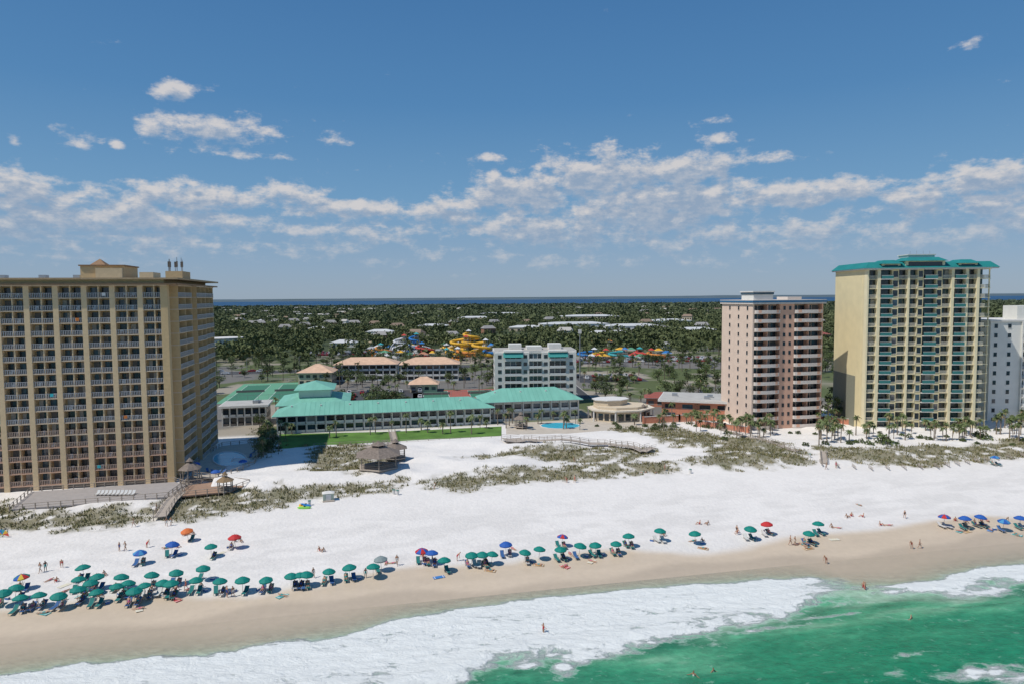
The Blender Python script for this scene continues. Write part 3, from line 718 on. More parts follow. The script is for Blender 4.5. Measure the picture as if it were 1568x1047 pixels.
cars=[carmesh(c,s_) for c,s_ in (((.7,.7,.7),0),((.03,.03,.035),1),((.35,.02,.02),0),((.4,.42,.44),1),((.04,.10,.25),0),((.75,.75,.74),1),((.12,.13,.14),0))]
def carrow(u,v,beta,n,rows,sp=2.8):
    x,y,_=P(u,v)
    for r in range(rows):
        for k in range(n):
            if random.random()<.3: continue
            px_,py_=off(x,y,beta,2+k*sp,4+r*8.5);put(random.choice(cars),"parked_car",(px_,py_,1.53),math.radians(beta+90)+random.uniform(-.05,.05))
carrow(520,614,8,12,3);carrow(890,585,4,11,3);carrow(460,545,4,22,4);carrow(880,556,0,32,4);carrow(600,542,0,34,3)
for k in range(34):
    s_=random.uniform(-130,200);lane=random.choice((3,6,10,13));x,y=xy(s_,405+lane);put(random.choice(cars),"car",(x,y,1.52),AL+(math.pi if lane>8 else 0))
# ------------------------------------------------------------ boardwalk / decks / pavilions
def boardwalk(pts,w,h,name="boardwalk",post=2.2,rh=1.0):
    mb=MB();W=[Vector(P(u,v,h)[:2]) for u,v in pts]
    for i in range(len(W)-1):
        a,c=W[i],W[i+1];d=(c-a);L_=d.length;d.normalize();nrm=Vector((-d.y,d.x));n=max(1,int(L_/post))
        for k in range(n):
            p=a+d*(L_*k/n);q=a+d*(L_*(k+1)/n);zp=float(H(p.x,p.y))+h;zq=float(H(q.x,q.y))+h
            vs=[(p.x-nrm.x*w/2,p.y-nrm.y*w/2,zp),(q.x-nrm.x*w/2,q.y-nrm.y*w/2,zq),(q.x+nrm.x*w/2,q.y+nrm.y*w/2,zq),(p.x+nrm.x*w/2,p.y+nrm.y*w/2,zp)]
            vs+=[(x_,y_,z_-.15) for x_,y_,z_ in vs]
            mb.add(vs,[(0,1,2,3),(7,6,5,4),(0,4,5,1),(2,6,7,3),(1,5,6,2),(3,7,4,0)],woodl)
            for sg in (-1,1):
                e=p+nrm*sg*(w/2-.06);mb.box(e.x-.06,e.x+.06,e.y-.06,e.y+.06,zp-h-1,zp+rh+.05,wood)
                f=q+nrm*sg*(w/2-.06)
                for zz in (rh,rh*.55): mb.tube([(e.x,e.y,zp+zz),(f.x,f.y,zq+zz)],.04,4,wood)
    return mb.obj(name)
boardwalk([(800,672),(860,672),(930,678),(985,690),(1000,684)],2.2,.8)
boardwalk([(772,672),(800,672)],5,.9,"beach_deck")
boardwalk([(1085,650),(1130,664),(1180,676),(1222,690)],1.5,.3,rh=.8)
boardwalk([(245,790),(262,765),(285,745)],2.4,.8,"beach_access_stairs")
boardwalk([(600,660),(604,676),(560,684)],2,.3)
boardwalk([(1262,708),(1260,690)],1.5,.3,rh=.8)
def deck(name,px,z,m,railings=True):
    pts=[P(u,v,z=z)[:2] for u,v in px];mb=MB();mb.prism(pts,z-.25,z,m);n=len(pts)
    for i in range(n):
        a=Vector(pts[i]);c=Vector(pts[(i+1)%n]);k=max(1,int((c-a).length/2))
        for j in range(k):
            p=a.lerp(c,j/k);q=a.lerp(c,(j+1)/k);mb.box(p.x-.08,p.x+.08,p.y-.08,p.y+.08,0,z+(1.05 if railings else 0),wood)
            if railings:
                mb.tube([(p.x,p.y,z+1.0),(q.x,q.y,z+1.0)],.06,4,wood);mb.tube([(p.x,p.y,z+.5),(q.x,q.y,z+.5)],.04,4,wood)
    return mb.obj(name),pts
deck("sun_deck",[(15,780),(48,752),(268,737),(284,742),(258,760),(150,769)],2.4,M("grey_deck_boards",(.36,.33,.31),.9,.15,1,stretch=(1,6,1)))
deck("tiki_bar_deck",[(268,760),(290,742),(345,735),(382,740),(352,752),(300,757)],2.4,M("red_brown_deck",(.34,.22,.15),.9,.15,1,stretch=(1,6,1)))
deck("pool_terrace_deck",[(296,728),(308,700),(340,682),(380,678),(398,690),(390,712),(335,732)],2.5,pave)
z=2.56;pts=[P(u,v,z=z)[:2] for u,v in ell(352,702,25,11,18)];mb=MB();mb.prism(pts,z-.1,z,pool)
pts2=[P(u,v,z=z)[:2] for u,v in ell(352,702,27,12.2,18)]
for i in range(18): j=(i+1)%18;mb.prism([pts[i],pts[j],pts2[j],pts2[i]],z-.1,z+.08,slabw)
mb.obj("swimming_pool")
def pavilion(u,v,r,h,rh,name,beta=12,n=6,m=thatch):
    x,y,z=P(u,v);mb=MB()
    pt=lambda rr,k,b0=0:(rr*math.cos(2*math.pi*(k+.5)/n),rr*math.sin(2*math.pi*(k+.5)/n))
    for k in range(n):
        a=pt(r*.85,k);mb.cyl(a[0],a[1],-.5,h,.13,.11,6,wood)
        c=pt(r*.85,k+1);mb.tube([(a[0],a[1],1.6),(c[0],c[1],1.6)],.05,4,wood);mb.tube([(a[0],a[1],1.2),(c[0],c[1],1.2)],.05,4,wood)
    mb.prism([pt(r*.95,k) for k in range(n)],.5,.7,woodl)
    mb.add([(*pt(r*1.1,k),h) for k in range(n)]+[(*pt(r*.28,k),h+rh) for k in range(n)],[(k,(k+1)%n,n+(k+1)%n,n+k) for k in range(n)]+[tuple(range(n))[::-1]],m)
    mb.add([(*pt(r*.36,k),h+rh+.35) for k in range(n)]+[(0,0,h+rh+1.2)],[(k,(k+1)%n,n) for k in range(n)],m)
    for k in range(n): a=pt(r*.26,k);mb.cyl(a[0],a[1],h+rh-.1,h+rh+.36,.06,.06,4,wood)
    mb.box(-.9,.9,-.3,.3,.7,1.15,wood);mb.box(-1,1,-.6,.6,1.15,1.45,wood)
    return mb.obj(name,(x,y,z),math.radians(beta))
pavilion(580,717,5.4,3.6,1.9,"beach_pavilion");pavilion(606,703,3,3.0,1.2,"beach_pavilion")
pavilion(292,742,2.4,3.8,1.4,"tiki_hut");pavilion(345,744,1.8,2.8,.9,"tiki_hut",m=M("straw_thatch",(.26,.18,.10),.95,.2,3));pavilion(985,642,2.6,3,1.3,"tiki_hut");
pavilion(798,655,2.4,3,1.2,"tiki_hut")
def wall(px,h,m,name):
    mb=MB();W=[Vector(P(u,v)[:2]) for u,v in px]
    for i in range(len(W)-1):
        a,c=W[i],W[i+1];d=(c-a).normalized();nn_=Vector((-d.y,d.x))*.15
        mb.prism([tuple(a-nn_),tuple(c-nn_),tuple(c+nn_),tuple(a+nn_)],1,1.5+h,m);nn_=nn_*1.5
        mb.prism([tuple(a-nn_),tuple(c-nn_),tuple(c+nn_),tuple(a+nn_)],1.503+h,1.62+h,slabw)
        k=max(1,int((c-a).length/5))
        for j in range(k+1):
            p=a.lerp(c,j/k);mb.box(p.x-.28,p.x+.28,p.y-.28,p.y+.28,1,1.8+h,m)
    mb.obj(name)
wall([(985,648),(1040,645),(1104,643)],2.2,salmon,"salmon_garden_wall");wall([(1066,652),(1110,656),(1146,662)],2.0,salmon,"salmon_garden_wall")
wall([(1212,640),(1262,645),(1318,650)],2.0,salmon,"salmon_garden_wall")
# ------------------------------------------------------------ trees
lf=[M("leaf_dark",(.055,.08,.03),.7,.2,2,objrand=.3),M("leaf_mid",(.09,.122,.042),.7,.2,2,objrand=.3),M("leaf_light",(.13,.17,.055),.7,.2,2,objrand=.3)]
bark=M("tree_bark",(.17,.135,.10),.95,.2,4)
def quadleaf(m,c,size,mat,flat=0):
    a=Vector([random.gauss(0,1) for _ in range(3)]).normalized();a.z*=(1-flat)
    b_=Vector([random.gauss(0,1) for _ in range(3)]);b_=(b_-a*b_.dot(a)/max(a.dot(a),1e-6)).normalized()
    a=a*size;b_=b_*size*.7;c=Vector(c)
    m.add([c-a,c-b_*.8,c+a,c+b_],[(0,1,2,3)],mat)
def broadleaf(h,r):
    m=MB();m.tube([(0,0,-.3),(.1,0,h*.3),(.2,.1,h*.6)],[.3,.22,.12],7,bark)
    lob=[]
    for k in range(9):
        a=random.random()*6.28;rr=r*random.uniform(.25,.75);c=(rr*math.cos(a),rr*math.sin(a),h*random.uniform(.5,.85));lob.append((c,r*random.uniform(.3,.5)))
        m.tube([(.1,0,h*.3),(c[0]*.5,c[1]*.5,c[2]*.8),c],[.12,.07,.03],5,bark)
    for c,q in lob:
        base=random.choice((0,1,1,2))
        for j in range(60):
            d=Vector([random.gauss(0,1) for _ in range(3)]).normalized()*q*random.uniform(.6,1.1);d.z*=.8
            quadleaf(m,(c[0]+d.x,c[1]+d.y,c[2]+d.z),random.uniform(.22,.45),lf[min(2,max(0,base+random.choice((-1,0,0,1))))])
    return m.mesh("broadleaf_tree")
def pine(h,r):
    m=MB();m.tube([(0,0,-.3),(.1,.1,h*.5),(0,.15,h)],[.26,.18,.05],7,bark)
    for k in range(16):
        z=h*random.uniform(.45,1);a=random.random()*6.28;L_=r*(1.25-.9*(z/h-.45)/.55)*random.uniform(.6,1)
        e=(L_*math.cos(a),L_*math.sin(a),z+.5);m.tube([(0,.1,z-.3),e],[.07,.03],4,bark)
        base=random.choice((0,0,1,1,2))
        for j in range(24):
            t=random.uniform(.35,1.1);quadleaf(m,(e[0]*t+random.gauss(0,.4),e[1]*t+random.gauss(0,.4),z-.3+.8*t+random.gauss(0,.3)),random.uniform(.22,.45),lf[min(2,max(0,base+random.choice((-1,0,1))))])
    return m.mesh("pine_tree")
pl=[M("palm_leaf",(.10,.14,.045),.55,.2,2,objrand=.2),M("palm_leaf_light",(.16,.20,.075),.55,.2,2,objrand=.2),M("palm_leaf_dry",(.26,.20,.10),.8,.2,2)]
ptr=M("palm_trunk",(.24,.195,.15),.95,.2,4)
def palm(h):
    m=MB();bx=random.uniform(-.4,.4);m.tube([(0,0,-.3),(bx*.3,0,h*.4),(bx,0,h)],[.24,.17,.16],8,ptr);m.tube([(bx,0,h-.5),(bx,0,h+.15)],[.24,.2],8,ptr)
    for k in range(24):
        a=k*2.4+random.random()*.3;el=math.radians(random.uniform(-35,75));L_=random.uniform(1.2,1.75);mat=pl[2] if el<-.35 and random.random()<.6 else random.choice(pl[:2])
        pr=None
        for j in range(7):
            t=j/6;ho=L_*t*math.cos(el)*(1 if el<.8 else 1.3);vz=L_*t*math.sin(el)-1.0*t*t
            p=Vector((bx+ho*math.cos(a),ho*math.sin(a),h+.1+vz))
            if pr:
                d=(p-pr);sd=d.cross(Vector((0,0,1)));sd=sd.normalized() if sd.length>.01 else Vector((1,0,0));wd=.42*math.sin(math.pi*min(1,.2+.8*t))+.08
                for sg in (-1,1):
                    q=pr+sd*sg*wd+Vector((0,0,-.2))+d*.6;m.add([pr,p,q],[(0,1,2)],mat);m.add([pr.lerp(p,.5),p+d*.2,pr.lerp(p,.5)+sd*sg*wd*.9+Vector((0,0,-.28))+d*.6],[(0,1,2)],mat)
            pr=p
    return m.mesh("palm_tree")
def shrub(r):
    m=MB()
    for k in range(5): m.tube([(0,0,-.1),(random.uniform(-r,r)*.5,random.uniform(-r,r)*.5,r*.8)],[.05,.02],4,bark)
    for j in range(170):
        d=Vector([random.gauss(0,1) for _ in range(3)]).normalized();q=r*(.75+.35*math.sin(d.x*5+r*9)*math.cos(d.y*4));quadleaf(m,(d.x*q,d.y*q,abs(d.z)*q*.8+.1),random.uniform(.12,.25),random.choice(lf))
    return m.mesh("shrub")
BL=[broadleaf(7,3.6),broadleaf(9,4.4),broadleaf(6,3),broadleaf(8,4)]
PN=[pine(11,2.8),pine(13,3.2),pine(9,2.4)]
PM=[palm(h) for h in (4.3,5.2,5.8,6.6,3.6)]
SH=[shrub(r) for r in (.9,1.2,1.5)]
def putp(u,v,kind="palm_tree",L=None,s_=1,j=0):
    x,y,z=P(u,v);x+=random.uniform(-j,j);y+=random.uniform(-j,j)
    put(random.choice(L or PM),kind,(x,y,z),random.random()*6.28,sc_=s_*random.uniform(.8,1.1))
for u,v in [(430,668),(447,664),(505,670),(515,668),(567,665),(575,663),(600,660),(622,662),(645,658),(655,662),(690,662),(735,655),(745,656),(762,650),(775,655),(437,672),(678,664),(722,664)]: putp(u,v,s_=.9)
for k in range(14): putp(random.uniform(775,905),random.uniform(640,662),j=1,s_=.8)
for k in range(18): putp(random.uniform(905,1010),random.uniform(600,650),j=2,s_=.85)
for k in range(26): putp(random.uniform(1010,1105),random.uniform(638,662),j=2,s_=.85)
for k in range(28): putp(random.uniform(1105,1180),random.uniform(655,672),j=1,s_=.8)
for k in range(32): putp(random.uniform(1250,1330),random.uniform(640,680),j=1,s_=.85)
for k in range(38): putp(random.uniform(1325,1568),random.uniform(658,676),j=1,s_=.8)
for k in range(14): putp(random.uniform(1520,1600),random.uniform(645,668),j=1,s_=.85)
for k in range(8): putp(random.uniform(400,422),random.uniform(660,700),j=1,s_=.75)
for k in range(5): putp(random.uniform(292,312),random.uniform(690,725),j=.6,s_=.65)
for k in range(14): putp(random.uniform(530,740),random.uniform(592,606),j=3)
for k in range(24): putp(random.uniform(890,1080),random.uniform(560,600),j=3)
for k in range(90):
    u=random.choice([random.uniform(1105,1568),random.uniform(400,425),random.uniform(900,1100)]);v=random.uniform(660,684) if u>1105 else (random.uniform(650,690) if u<500 else random.uniform(640,658));putp(u,v,"shrub",SH,1,1)
for k in range(26): putp(430+k*12.6,661-k*.45,"shrub",SH,.6,.4)
for u,v in [(398,655),(410,666),(404,680),(412,692),(396,700)]: putp(u,v,"broadleaf_tree",BL,.5)
for k in range(6): putp(random.uniform(1253,1285),random.uniform(625,655),"pine_tree",PN,.8)
for u,v in [(1352,677),(1358,680),(1498,668),(1508,672)]: putp(u,v,"shrub",SH,1.8)
n=0
while n<560:
    s_=random.uniform(-230,330);t=random.uniform(236,460);x,y=xy(s_,t)
    if abs(x/y)>.85 or x/y<-.47: continue
    if blocked(x,y,2.5): continue
    dens=float(fbm(x/35,y/35,88,2))
    if dens<.36 and t<400: continue
    n+=1;k=random.random()
    if t<300: k*=.7
    L,nm=((PM,"palm_tree") if k<.22 else (BL,"broadleaf_tree") if k<.62 else (PN,"pine_tree"))
    put(random.choice(L),nm,(x,y,1.45),random.random()*6.28,sc_=random.uniform(.6,.95) if nm!="pine_tree" else random.uniform(.65,.95))
def forest(y0,y1,sp,faces,R,hgt):
    area=.5*(y1*y1-y0*y0)*1.9;n=int(area/sp/sp)
    y=np.sqrt(rng.random(n)*(y1*y1-y0*y0)+y0*y0);x=(rng.random(n)*1.9-.95)*y
    keep=(fbm(x/130,y/60,81,4)<.62)|(rng.random(n)<.10)
    keep&=(fbm(x/40,y/40,83,3)<.67)
    keep&=~((np.abs(x-30)<200)&(rng.random(n)<.7)&(y<510+70*fbm(x/50,y*0,4,2)))
    idx=np.where(keep)[0]
    bl=np.ones(len(idx),bool)
    for (cx,cy,c,s_,a0,a1,b0,b1) in EXC:
        dx=x[idx]-cx;dy=y[idx]-cy;a=dx*c+dy*s_;b_=-dx*s_+dy*c
        bl&=~((a0-2<a)&(a<a1+2)&(b0-2<b_)&(b_<b1+2))
    idx=idx[bl];x=x[idx];y=y[idx];n=len(x)
    r=R*(.55+.75*rng.random(n));h=hgt*(.6+.6*rng.random(n))
    tone=.5*rng.random(n)+.55*(fbm(x/60,y/60,85,3)*1.6-.25)
    d=rng.normal(size=(n,faces,3));d/=np.linalg.norm(d,axis=2,keepdims=True);d*=(.5+.6*rng.random((n,faces,1)))
    c=np.stack([x,y,1.4+h*.60],-1)[:,None,:]+d*np.stack([r,r,h*.40],-1)[:,None,:]
    sz=(r*.30)[:,None,None]*(.6+.7*rng.random((n,faces,1)))
    a=rng.normal(size=(n,faces,3));a/=np.linalg.norm(a,axis=2,keepdims=True);b_=np.cross(a,rng.normal(size=(n,faces,3)));b_/=np.linalg.norm(b_,axis=2,keepdims=True)
    V=np.stack([c-a*sz,c-b_*sz,c+a*sz,c+b_*sz],2).reshape(-1,3)
    me=quadmesh("forest",V,np.arange(len(V)).reshape(-1,4))
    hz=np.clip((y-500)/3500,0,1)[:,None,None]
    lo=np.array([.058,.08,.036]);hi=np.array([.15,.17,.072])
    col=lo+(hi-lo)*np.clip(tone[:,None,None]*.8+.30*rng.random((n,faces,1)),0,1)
    col=col*(1-.4*hz)+np.array([.095,.135,.145])*.4*hz  # aerial haze painted into the leaf colour, bluer with distance
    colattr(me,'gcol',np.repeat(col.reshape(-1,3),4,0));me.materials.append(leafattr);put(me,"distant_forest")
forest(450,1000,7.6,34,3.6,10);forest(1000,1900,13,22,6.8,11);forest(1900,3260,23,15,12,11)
# ------------------------------------------------------------ amusement park
yel=M("slide_yellow",(.78,.44,.04),.4,.05);colr=[yel,M("slide_blue",(.03,.20,.52),.4,.05),M("slide_red",(.56,.07,.05),.4,.05),M("slide_white",(.70,.70,.70),.4,.05),M("slide_teal",(.05,.36,.38),.4,.05),M("slide_orange",(.72,.26,.05),.4,.05)]
def slide(u,v,h,r,turns,mat,ph=0,elong=1,tr=.85):
    x,y,_=P(u,v);m=MB();pts=[];n=int(turns*16)
    for k in range(n+1):
        t=k/n;a=ph+t*turns*2*math.pi;rr=r*(.6+.4*t);pts.append((rr*math.cos(a)*elong,rr*math.sin(a),h*(1-t)+.8))
    m.tube(pts,tr,8,mat)
    for k in range(0,n,4): p=pts[k];m.cyl(p[0],p[1],0,p[2]-tr*.8,.14,.14,5,steel)
    m.box(-1.6+pts[0][0],1.6+pts[0][0],pts[0][1]-1.6,pts[0][1]+1.6,h-.3,h,wood)
    for a in (-1.4,1.4):
        for c in (-1.4,1.4): m.cyl(pts[0][0]+a,pts[0][1]+c,0,h+2.3,.13,.13,5,steel)
    m.hip(pts[0][0]-2,pts[0][0]+2,pts[0][1]-2,pts[0][1]+2,h+2.3,h+3.6,random.choice(colr[1:5]))
    return m.obj("water_slide",(x,y,1.4),0)
for a in [(703,546,12,7,2.5,yel,0,1.2,1.0),(722,543,15,8,3,yel,2,1.1,1.0),(737,548,10,7,2,yel,1,1.3,1.0),(716,552,6,7,1.2,colr[5],3,1.6,1.0),(696,551,5,6,1.0,yel,3,1.5,1.0),(612,540,11,5,2,colr[3],0,1.2,.8),(634,540,12,5,2.5,colr[1],1,1,.8),(650,546,7,6,1.5,colr[2],2,1.5,.8),(586,545,6,5,1.2,colr[5],2,1.5,.8),(752,548,5,5,1.2,colr[1],2,1.6,.7),(903,549,4,6,1.0,colr[1],1,1.8,.8),(922,549,3.5,5,1.0,yel,1,1.8,.7),(950,549,4,6,1.0,colr[4],1,1.8,.8),(985,548,4,5,1.0,colr[2],2,1.6,.8),(1003,549,3.5,5,1.0,colr[5],2,1.6,.8)]: slide(*a)
muted=[M("awning_terracotta",(.45,.20,.12),.7),M("awning_grey",(.40,.40,.40),.7),M("awning_tan",(.50,.40,.26),.7),colr[3],colr[1],colr[2],M("awning_green",(.10,.28,.16),.7),greyroof,colr[5],yel]
for k in range(56):
    u=random.choice((random.uniform(560,690),random.uniform(565,760),random.uniform(885,1020)));v=random.uniform(530,556)
    x,y,_=P(u,v);m=MB();c_=random.choice(muted);w=random.uniform(3,7);h=random.uniform(2.5,4.5)
    for a in (0,w):
        for c in (0,w*.7): m.cyl(a,c,0,h,.12,.12,5,steel)
    m.box(.3,w-.3,.4,w*.5,0,h*.55,random.choice([whitew,beige,salmon,beige]));m.hip(-.6,w+.6,-.6,w*.7+.6,h,h+1.5,c_);m.box(-.6,w+.6,-.62,-.58,h-.35,h-.003,colr[3])
    m.obj("amusement_kiosk",(x,y,1.4),random.uniform(-.4,.4))
x,y,_=P(592,545);m=MB();pts=[]
for k in range(61):
    a=k/60*2*math.pi;pts.append((26+26*math.cos(a),8+9*math.sin(a)+3*math.sin(2*a),5+4*math.sin(3*a+1)+1.5*math.cos(5*a)))
m.tube(pts,.35,6,colr[3]);m.tube([(p[0],p[1]+.9,p[2]) for p in pts],.2,5,colr[1])
for k in range(0,60,2): p=pts[k];m.cyl(p[0],p[1],0,p[2]-.3,.12,.10,5,colr[3]);q=pts[k+1];m.tube([(p[0],p[1],.5),(q[0],q[1],q[2]-.3)],.07,4,colr[3])
m.obj("roller_coaster",(x,y,1.4))
x,y,_=P(888,585);m=MB();m.cyl(0,0,0,26,.35,.2,8,steel);m.box(-.8,.8,-.3,.3,24,26,slabw);m.obj("utility_pole",(x,y,1.4))
for k in range(16):
    x,y=xy(-150+k*28,402);m=MB();m.cyl(0,0,0,9,.14,.09,6,steel);m.tube([(0,0,9),(0,1.2,9.4),(0,2.6,9.4)],.06,5,steel);m.box(-.15,.15,2.4,3.1,9.3,9.42,conc);m.obj("street_lamp",(x,y,1.5))
# ------------------------------------------------------------ beach umbrellas / loungers
ucol={'g':M("umbrella_green",(.0,.20,.16),.7,.06),'b':M("umbrella_blue",(.02,.10,.38),.7,.06),'r':M("umbrella_red",(.50,.03,.03),.7,.06),'o':M("umbrella_orange",(.65,.16,.04),.7,.06),'w':M("umbrella_grey",(.22,.27,.27),.7,.06),'y':M("umbrella_yellow",(.65,.45,.05),.7,.06),'t':M("umbrella_skyblue",(.06,.26,.48),.7,.06)}
def umb(cols):
    m=MB();n=16;R_=1.05
    for k in range(n):
        c=ucol[cols[(k//2)%len(cols)]];a=2*math.pi*k/n;b_=2*math.pi*(k+1)/n
        ra=R_*(1 if k%2==0 else .95);rb=R_*(.95 if k%2==0 else 1)
        def p(r,t,z): return (r*math.cos(t),r*math.sin(t),z)
        m.add([p(0,0,2.35),p(ra*.5,a,2.22),p(rb*.5,b_,2.22)],[(0,1,2)],c)
        m.add([p(ra*.5,a,2.22),p(ra,a,1.88),p(rb,b_,1.88),p(rb*.5,b_,2.22)],[(0,1,2,3)],c)
        m.add([p(ra,a,1.88),p(ra*1.01,a,1.72),p(rb*1.01,b_,1.72),p(rb,b_,1.88)],[(0,1,2,3)],c)
        if k%2==0: m.tube([p(.04,a,1.75),p(ra*.97,a,1.87)],.012,3,steel)
    m.cyl(0,0,-.2,2.5,.028,.022,6,woodl);m.cyl(0,0,2.42,2.5,.05,.02,6,woodl)
    return m.mesh("beach_umbrella")
UM={k:umb(k) for k in ('g','b','r','o','w','br','ry','gbyr','tb')}
def lounger(c):
    m=MB()
    for sg in (-.3,.3):
        m.tube([(sg,-.95,.34),(sg,.35,.34),(sg,.95,.80)],.03,5,woodl)
        for yy in (-.8,.3): m.tube([(sg,yy,.34),(sg,yy,0)],.03,5,woodl)
        m.tube([(sg,.35,.34),(sg,.8,.0)],.025,5,woodl)
    m.add([(-.29,-.93,.36),(.29,-.93,.36),(.29,.35,.36),(-.29,.35,.36),(.29,.93,.82),(-.29,.93,.82)],[(0,1,2,3),(3,2,4,5)],c)
    m.add([(-.29,-.93,.31),(.29,-.93,.31),(.29,.35,.31),(-.29,.35,.31),(.29,.93,.77),(-.29,.93,.77)],[(3,2,1,0),(5,4,2,3)],c)
    return m.mesh("beach_lounger")
LG=[lounger(M("sling_teal",(.02,.18,.17),.8)),lounger(M("sling_blue",(.04,.12,.3),.8)),lounger(M("sling_white",(.6,.6,.58),.8)),lounger(MC["sling_teal"])]
# ------------------------------------------------------------ people
skins=[M("skin_light",(.52,.30,.20),.55,.05),M("skin_tan",(.36,.19,.11),.55,.05),M("skin_dark",(.14,.07,.045),.55,.05)]
hairs=[M("hair_brown",(.06,.035,.02),.6),M("hair_blond",(.35,.24,.10),.6),M("hair_black",(.015,.012,.01),.6)]
suits=[M("swim_red",(.55,.03,.04),.7),M("swim_blue",(.03,.08,.35),.7),M("swim_black",(.02,.02,.025),.7),M("swim_pink",(.6,.12,.25),.7),M("swim_white",(.65,.65,.62),.7),M("swim_teal",(.02,.3,.3),.7)]
def person(pose,female,skin,hair,suit):
    V=[];E=[];R=[];T=[]
    def v(p,r): V.append(Vector(p));R.append(r);return len(V)-1
    def e(a,b,t): E.append((a,b));T.append(t)
    if pose in('stand','walk','wade'): pz=.93;tilt=0
    elif pose=='sit': pz=.47;tilt=.5
    elif pose=='sand': pz=.14;tilt=.25
    elif pose=='bend': pz=.88;tilt=-.9
    else: pz=.13;tilt=1.45
    def up(d,x=0,f=0): return Vector((x,d*math.sin(tilt)-f*math.cos(tilt),pz+d*math.cos(tilt)))
    pel=v(up(0),.125);sp=v(up(.22),.105 if female else .12);ch=v(up(.40),.135 if female else .15);nk=v(up(.53),.055)
    ht=tilt*.5 if pose!='lie' else tilt
    hb=Vector(up(.53));d=Vector((0,math.sin(ht),math.cos(ht)))
    jw=v(hb+d*.09+Vector((0,-.02,0)),.07);hd=v(hb+d*.18,.092);tp=v(hb+d*.25,.07)
    e(pel,sp,'S' if female else 'P');e(sp,ch,'S' if female else 'K');e(ch,nk,'K');e(nk,jw,'K');e(jw,hd,'F');e(hd,tp,'H')
    fwd=Vector((0,-math.cos(ht),math.sin(ht)));nose=v(V[jw]+d*.05+fwd*.10,.014);e(jw,nose,'K')
    for sg in (-1,1):
        er=v(V[hd]+Vector((sg*.10,0,0))-d*.03,.014);e(hd,er,'K')
        sw_=.17 if female else .20
        sh=v(up(.44,sg*sw_),.055);e(ch,sh,'K')
        if pose=='stand': el=up(.16,sg*(sw_+.07));wr=up(-.08,sg*(sw_+.08),.06)
        elif pose=='walk': el=up(.16,sg*(sw_+.05),-.10*sg);wr=up(-.05,sg*(sw_+.06),.18*sg+.05)
        elif pose=='wade': el=up(.25,sg*(sw_+.2));wr=up(.2,sg*(sw_+.42),.1)
        elif pose=='bend': el=up(.40,sg*sw_,.0)+Vector((0,-.02,-.27));wr=el+Vector((0,-.05,-.24))
        elif pose=='sand': el=up(.16,sg*(sw_+.10),-.12);wr=Vector((sg*(sw_+.14),.22,.06))
        else: el=up(.17,sg*(sw_+.08),.03);wr=up(-.05,sg*(sw_+.04),.10 if pose!='lie' else .0)
        el=v(el,.042);w_=v(wr,.03);e(sh,el,'K');e(el,w_,'K')
        dh=(V[w_]-V[el]).normalized();hn=v(V[w_]+dh*.07,.032);e(w_,hn,'K')
        side=dh.cross(Vector((sg,0,0)));side=side.normalized() if side.length>.1 else Vector((0,-1,0))
        for q in range(4):
            f1=v(V[hn]+dh*.05+side*(.03-.02*q),.009);f2=v(V[f1]+dh*(.04,.05,.045,.035)[q]+Vector((-sg*.012,0,0)),.007);e(hn,f1,'K');e(f1,f2,'K')
        th=v(V[w_]+dh*.04+side*.05,.010);th2=v(V[th]+dh*.04+side*.015,.008);e(w_,th,'K');e(th,th2,'K')
        hp_=v(Vector(V[pel])+Vector((sg*.09,0,-.04 if pose in('stand','walk','wade','bend') else 0)),.09);e(pel,hp_,'P')
        hx=V[hp_]
        if pose in('stand','bend','wade'): kn=Vector((sg*.12,-.01,.49));an=Vector((sg*.13,.02,.09));toe=Vector((sg*.15,-.15,.035))
        elif pose=='walk': kn=Vector((sg*.10,-.15*sg-.04,.50));an=Vector((sg*.10,-.25*sg+(.08 if sg<0 else 0),.10+(.05 if sg<0 else 0)));toe=an+Vector((0,-.16,-.06))
        elif pose=='sit': kn=Vector((sg*.12,-.43,.50));an=Vector((sg*.13,-.84,.45));toe=Vector((sg*.14,-.90,.58))
        elif pose=='sand': kn=Vector((sg*.15,-.34,.42));an=Vector((sg*.12,-.62,.08));toe=Vector((sg*.13,-.77,.035))
        else: kn=Vector((sg*.12,-.43,.10));an=Vector((sg*.13,-.84,.07));toe=Vector((sg*.16,-.90,.17))
        mt=v(hx.lerp(kn,.45),.082);k_=v(kn,.055);cf=v(kn.lerp(an,.35),.055);a_=v(an,.036);t_=v(toe,.03)
        e(hp_,mt,'P' if not female else 'K');e(mt,k_,'K');e(k_,cf,'K');e(cf,a_,'K');e(a_,t_,'K')
    me=bpy.data.meshes.new("p");me.from_pydata([tuple(a) for a in V],E,[])
    o=bpy.data.objects.new("p",me);sc.collection.objects.link(o)
    o.modifiers.new("s",'SKIN')
    sv=me.skin_vertices[0].data if me.skin_vertices else None
    if sv:
        for i_,r in enumerate(R): sv[i_].radius=(r,r)
        sv[pel].use_root=True
    sd=o.modifiers.new("d",'SUBSURF');sd.levels=1;sd.render_levels=1
    dg=bpy.context.evaluated_depsgraph_get();nm=bpy.data.meshes.new_from_object(o.evaluated_get(dg));bpy.data.objects.remove(o);nm.name="person"
    nm.materials.clear()
    for m_ in (skin,suit,hair): nm.materials.append(m_)
    A=np.array([V[a] for a,b in E]);Bv=np.array([V[b] for a,b in E])-A
    for p in nm.polygons:
        c=np.array(p.center);t=np.clip(((c-A)*Bv).sum(1)/np.maximum((Bv**2).sum(1),1e-9),0,1)
        k=int(np.argmin(np.linalg.norm(A+Bv*t[:,None]-c,axis=1)));tt=T[k]
        if tt in('S','P'): mi=1
        elif tt=='H': mi=2
        elif tt=='F': mi=2 if (Vector(c)-V[jw]).dot(fwd)<.015 else 0
        elif female and tt=='K' and E[k]==(ch,nk) and t[k]<.2: mi=1
        else: mi=0
        p.material_index=mi;p.use_smooth=True
    return nm
PE={}
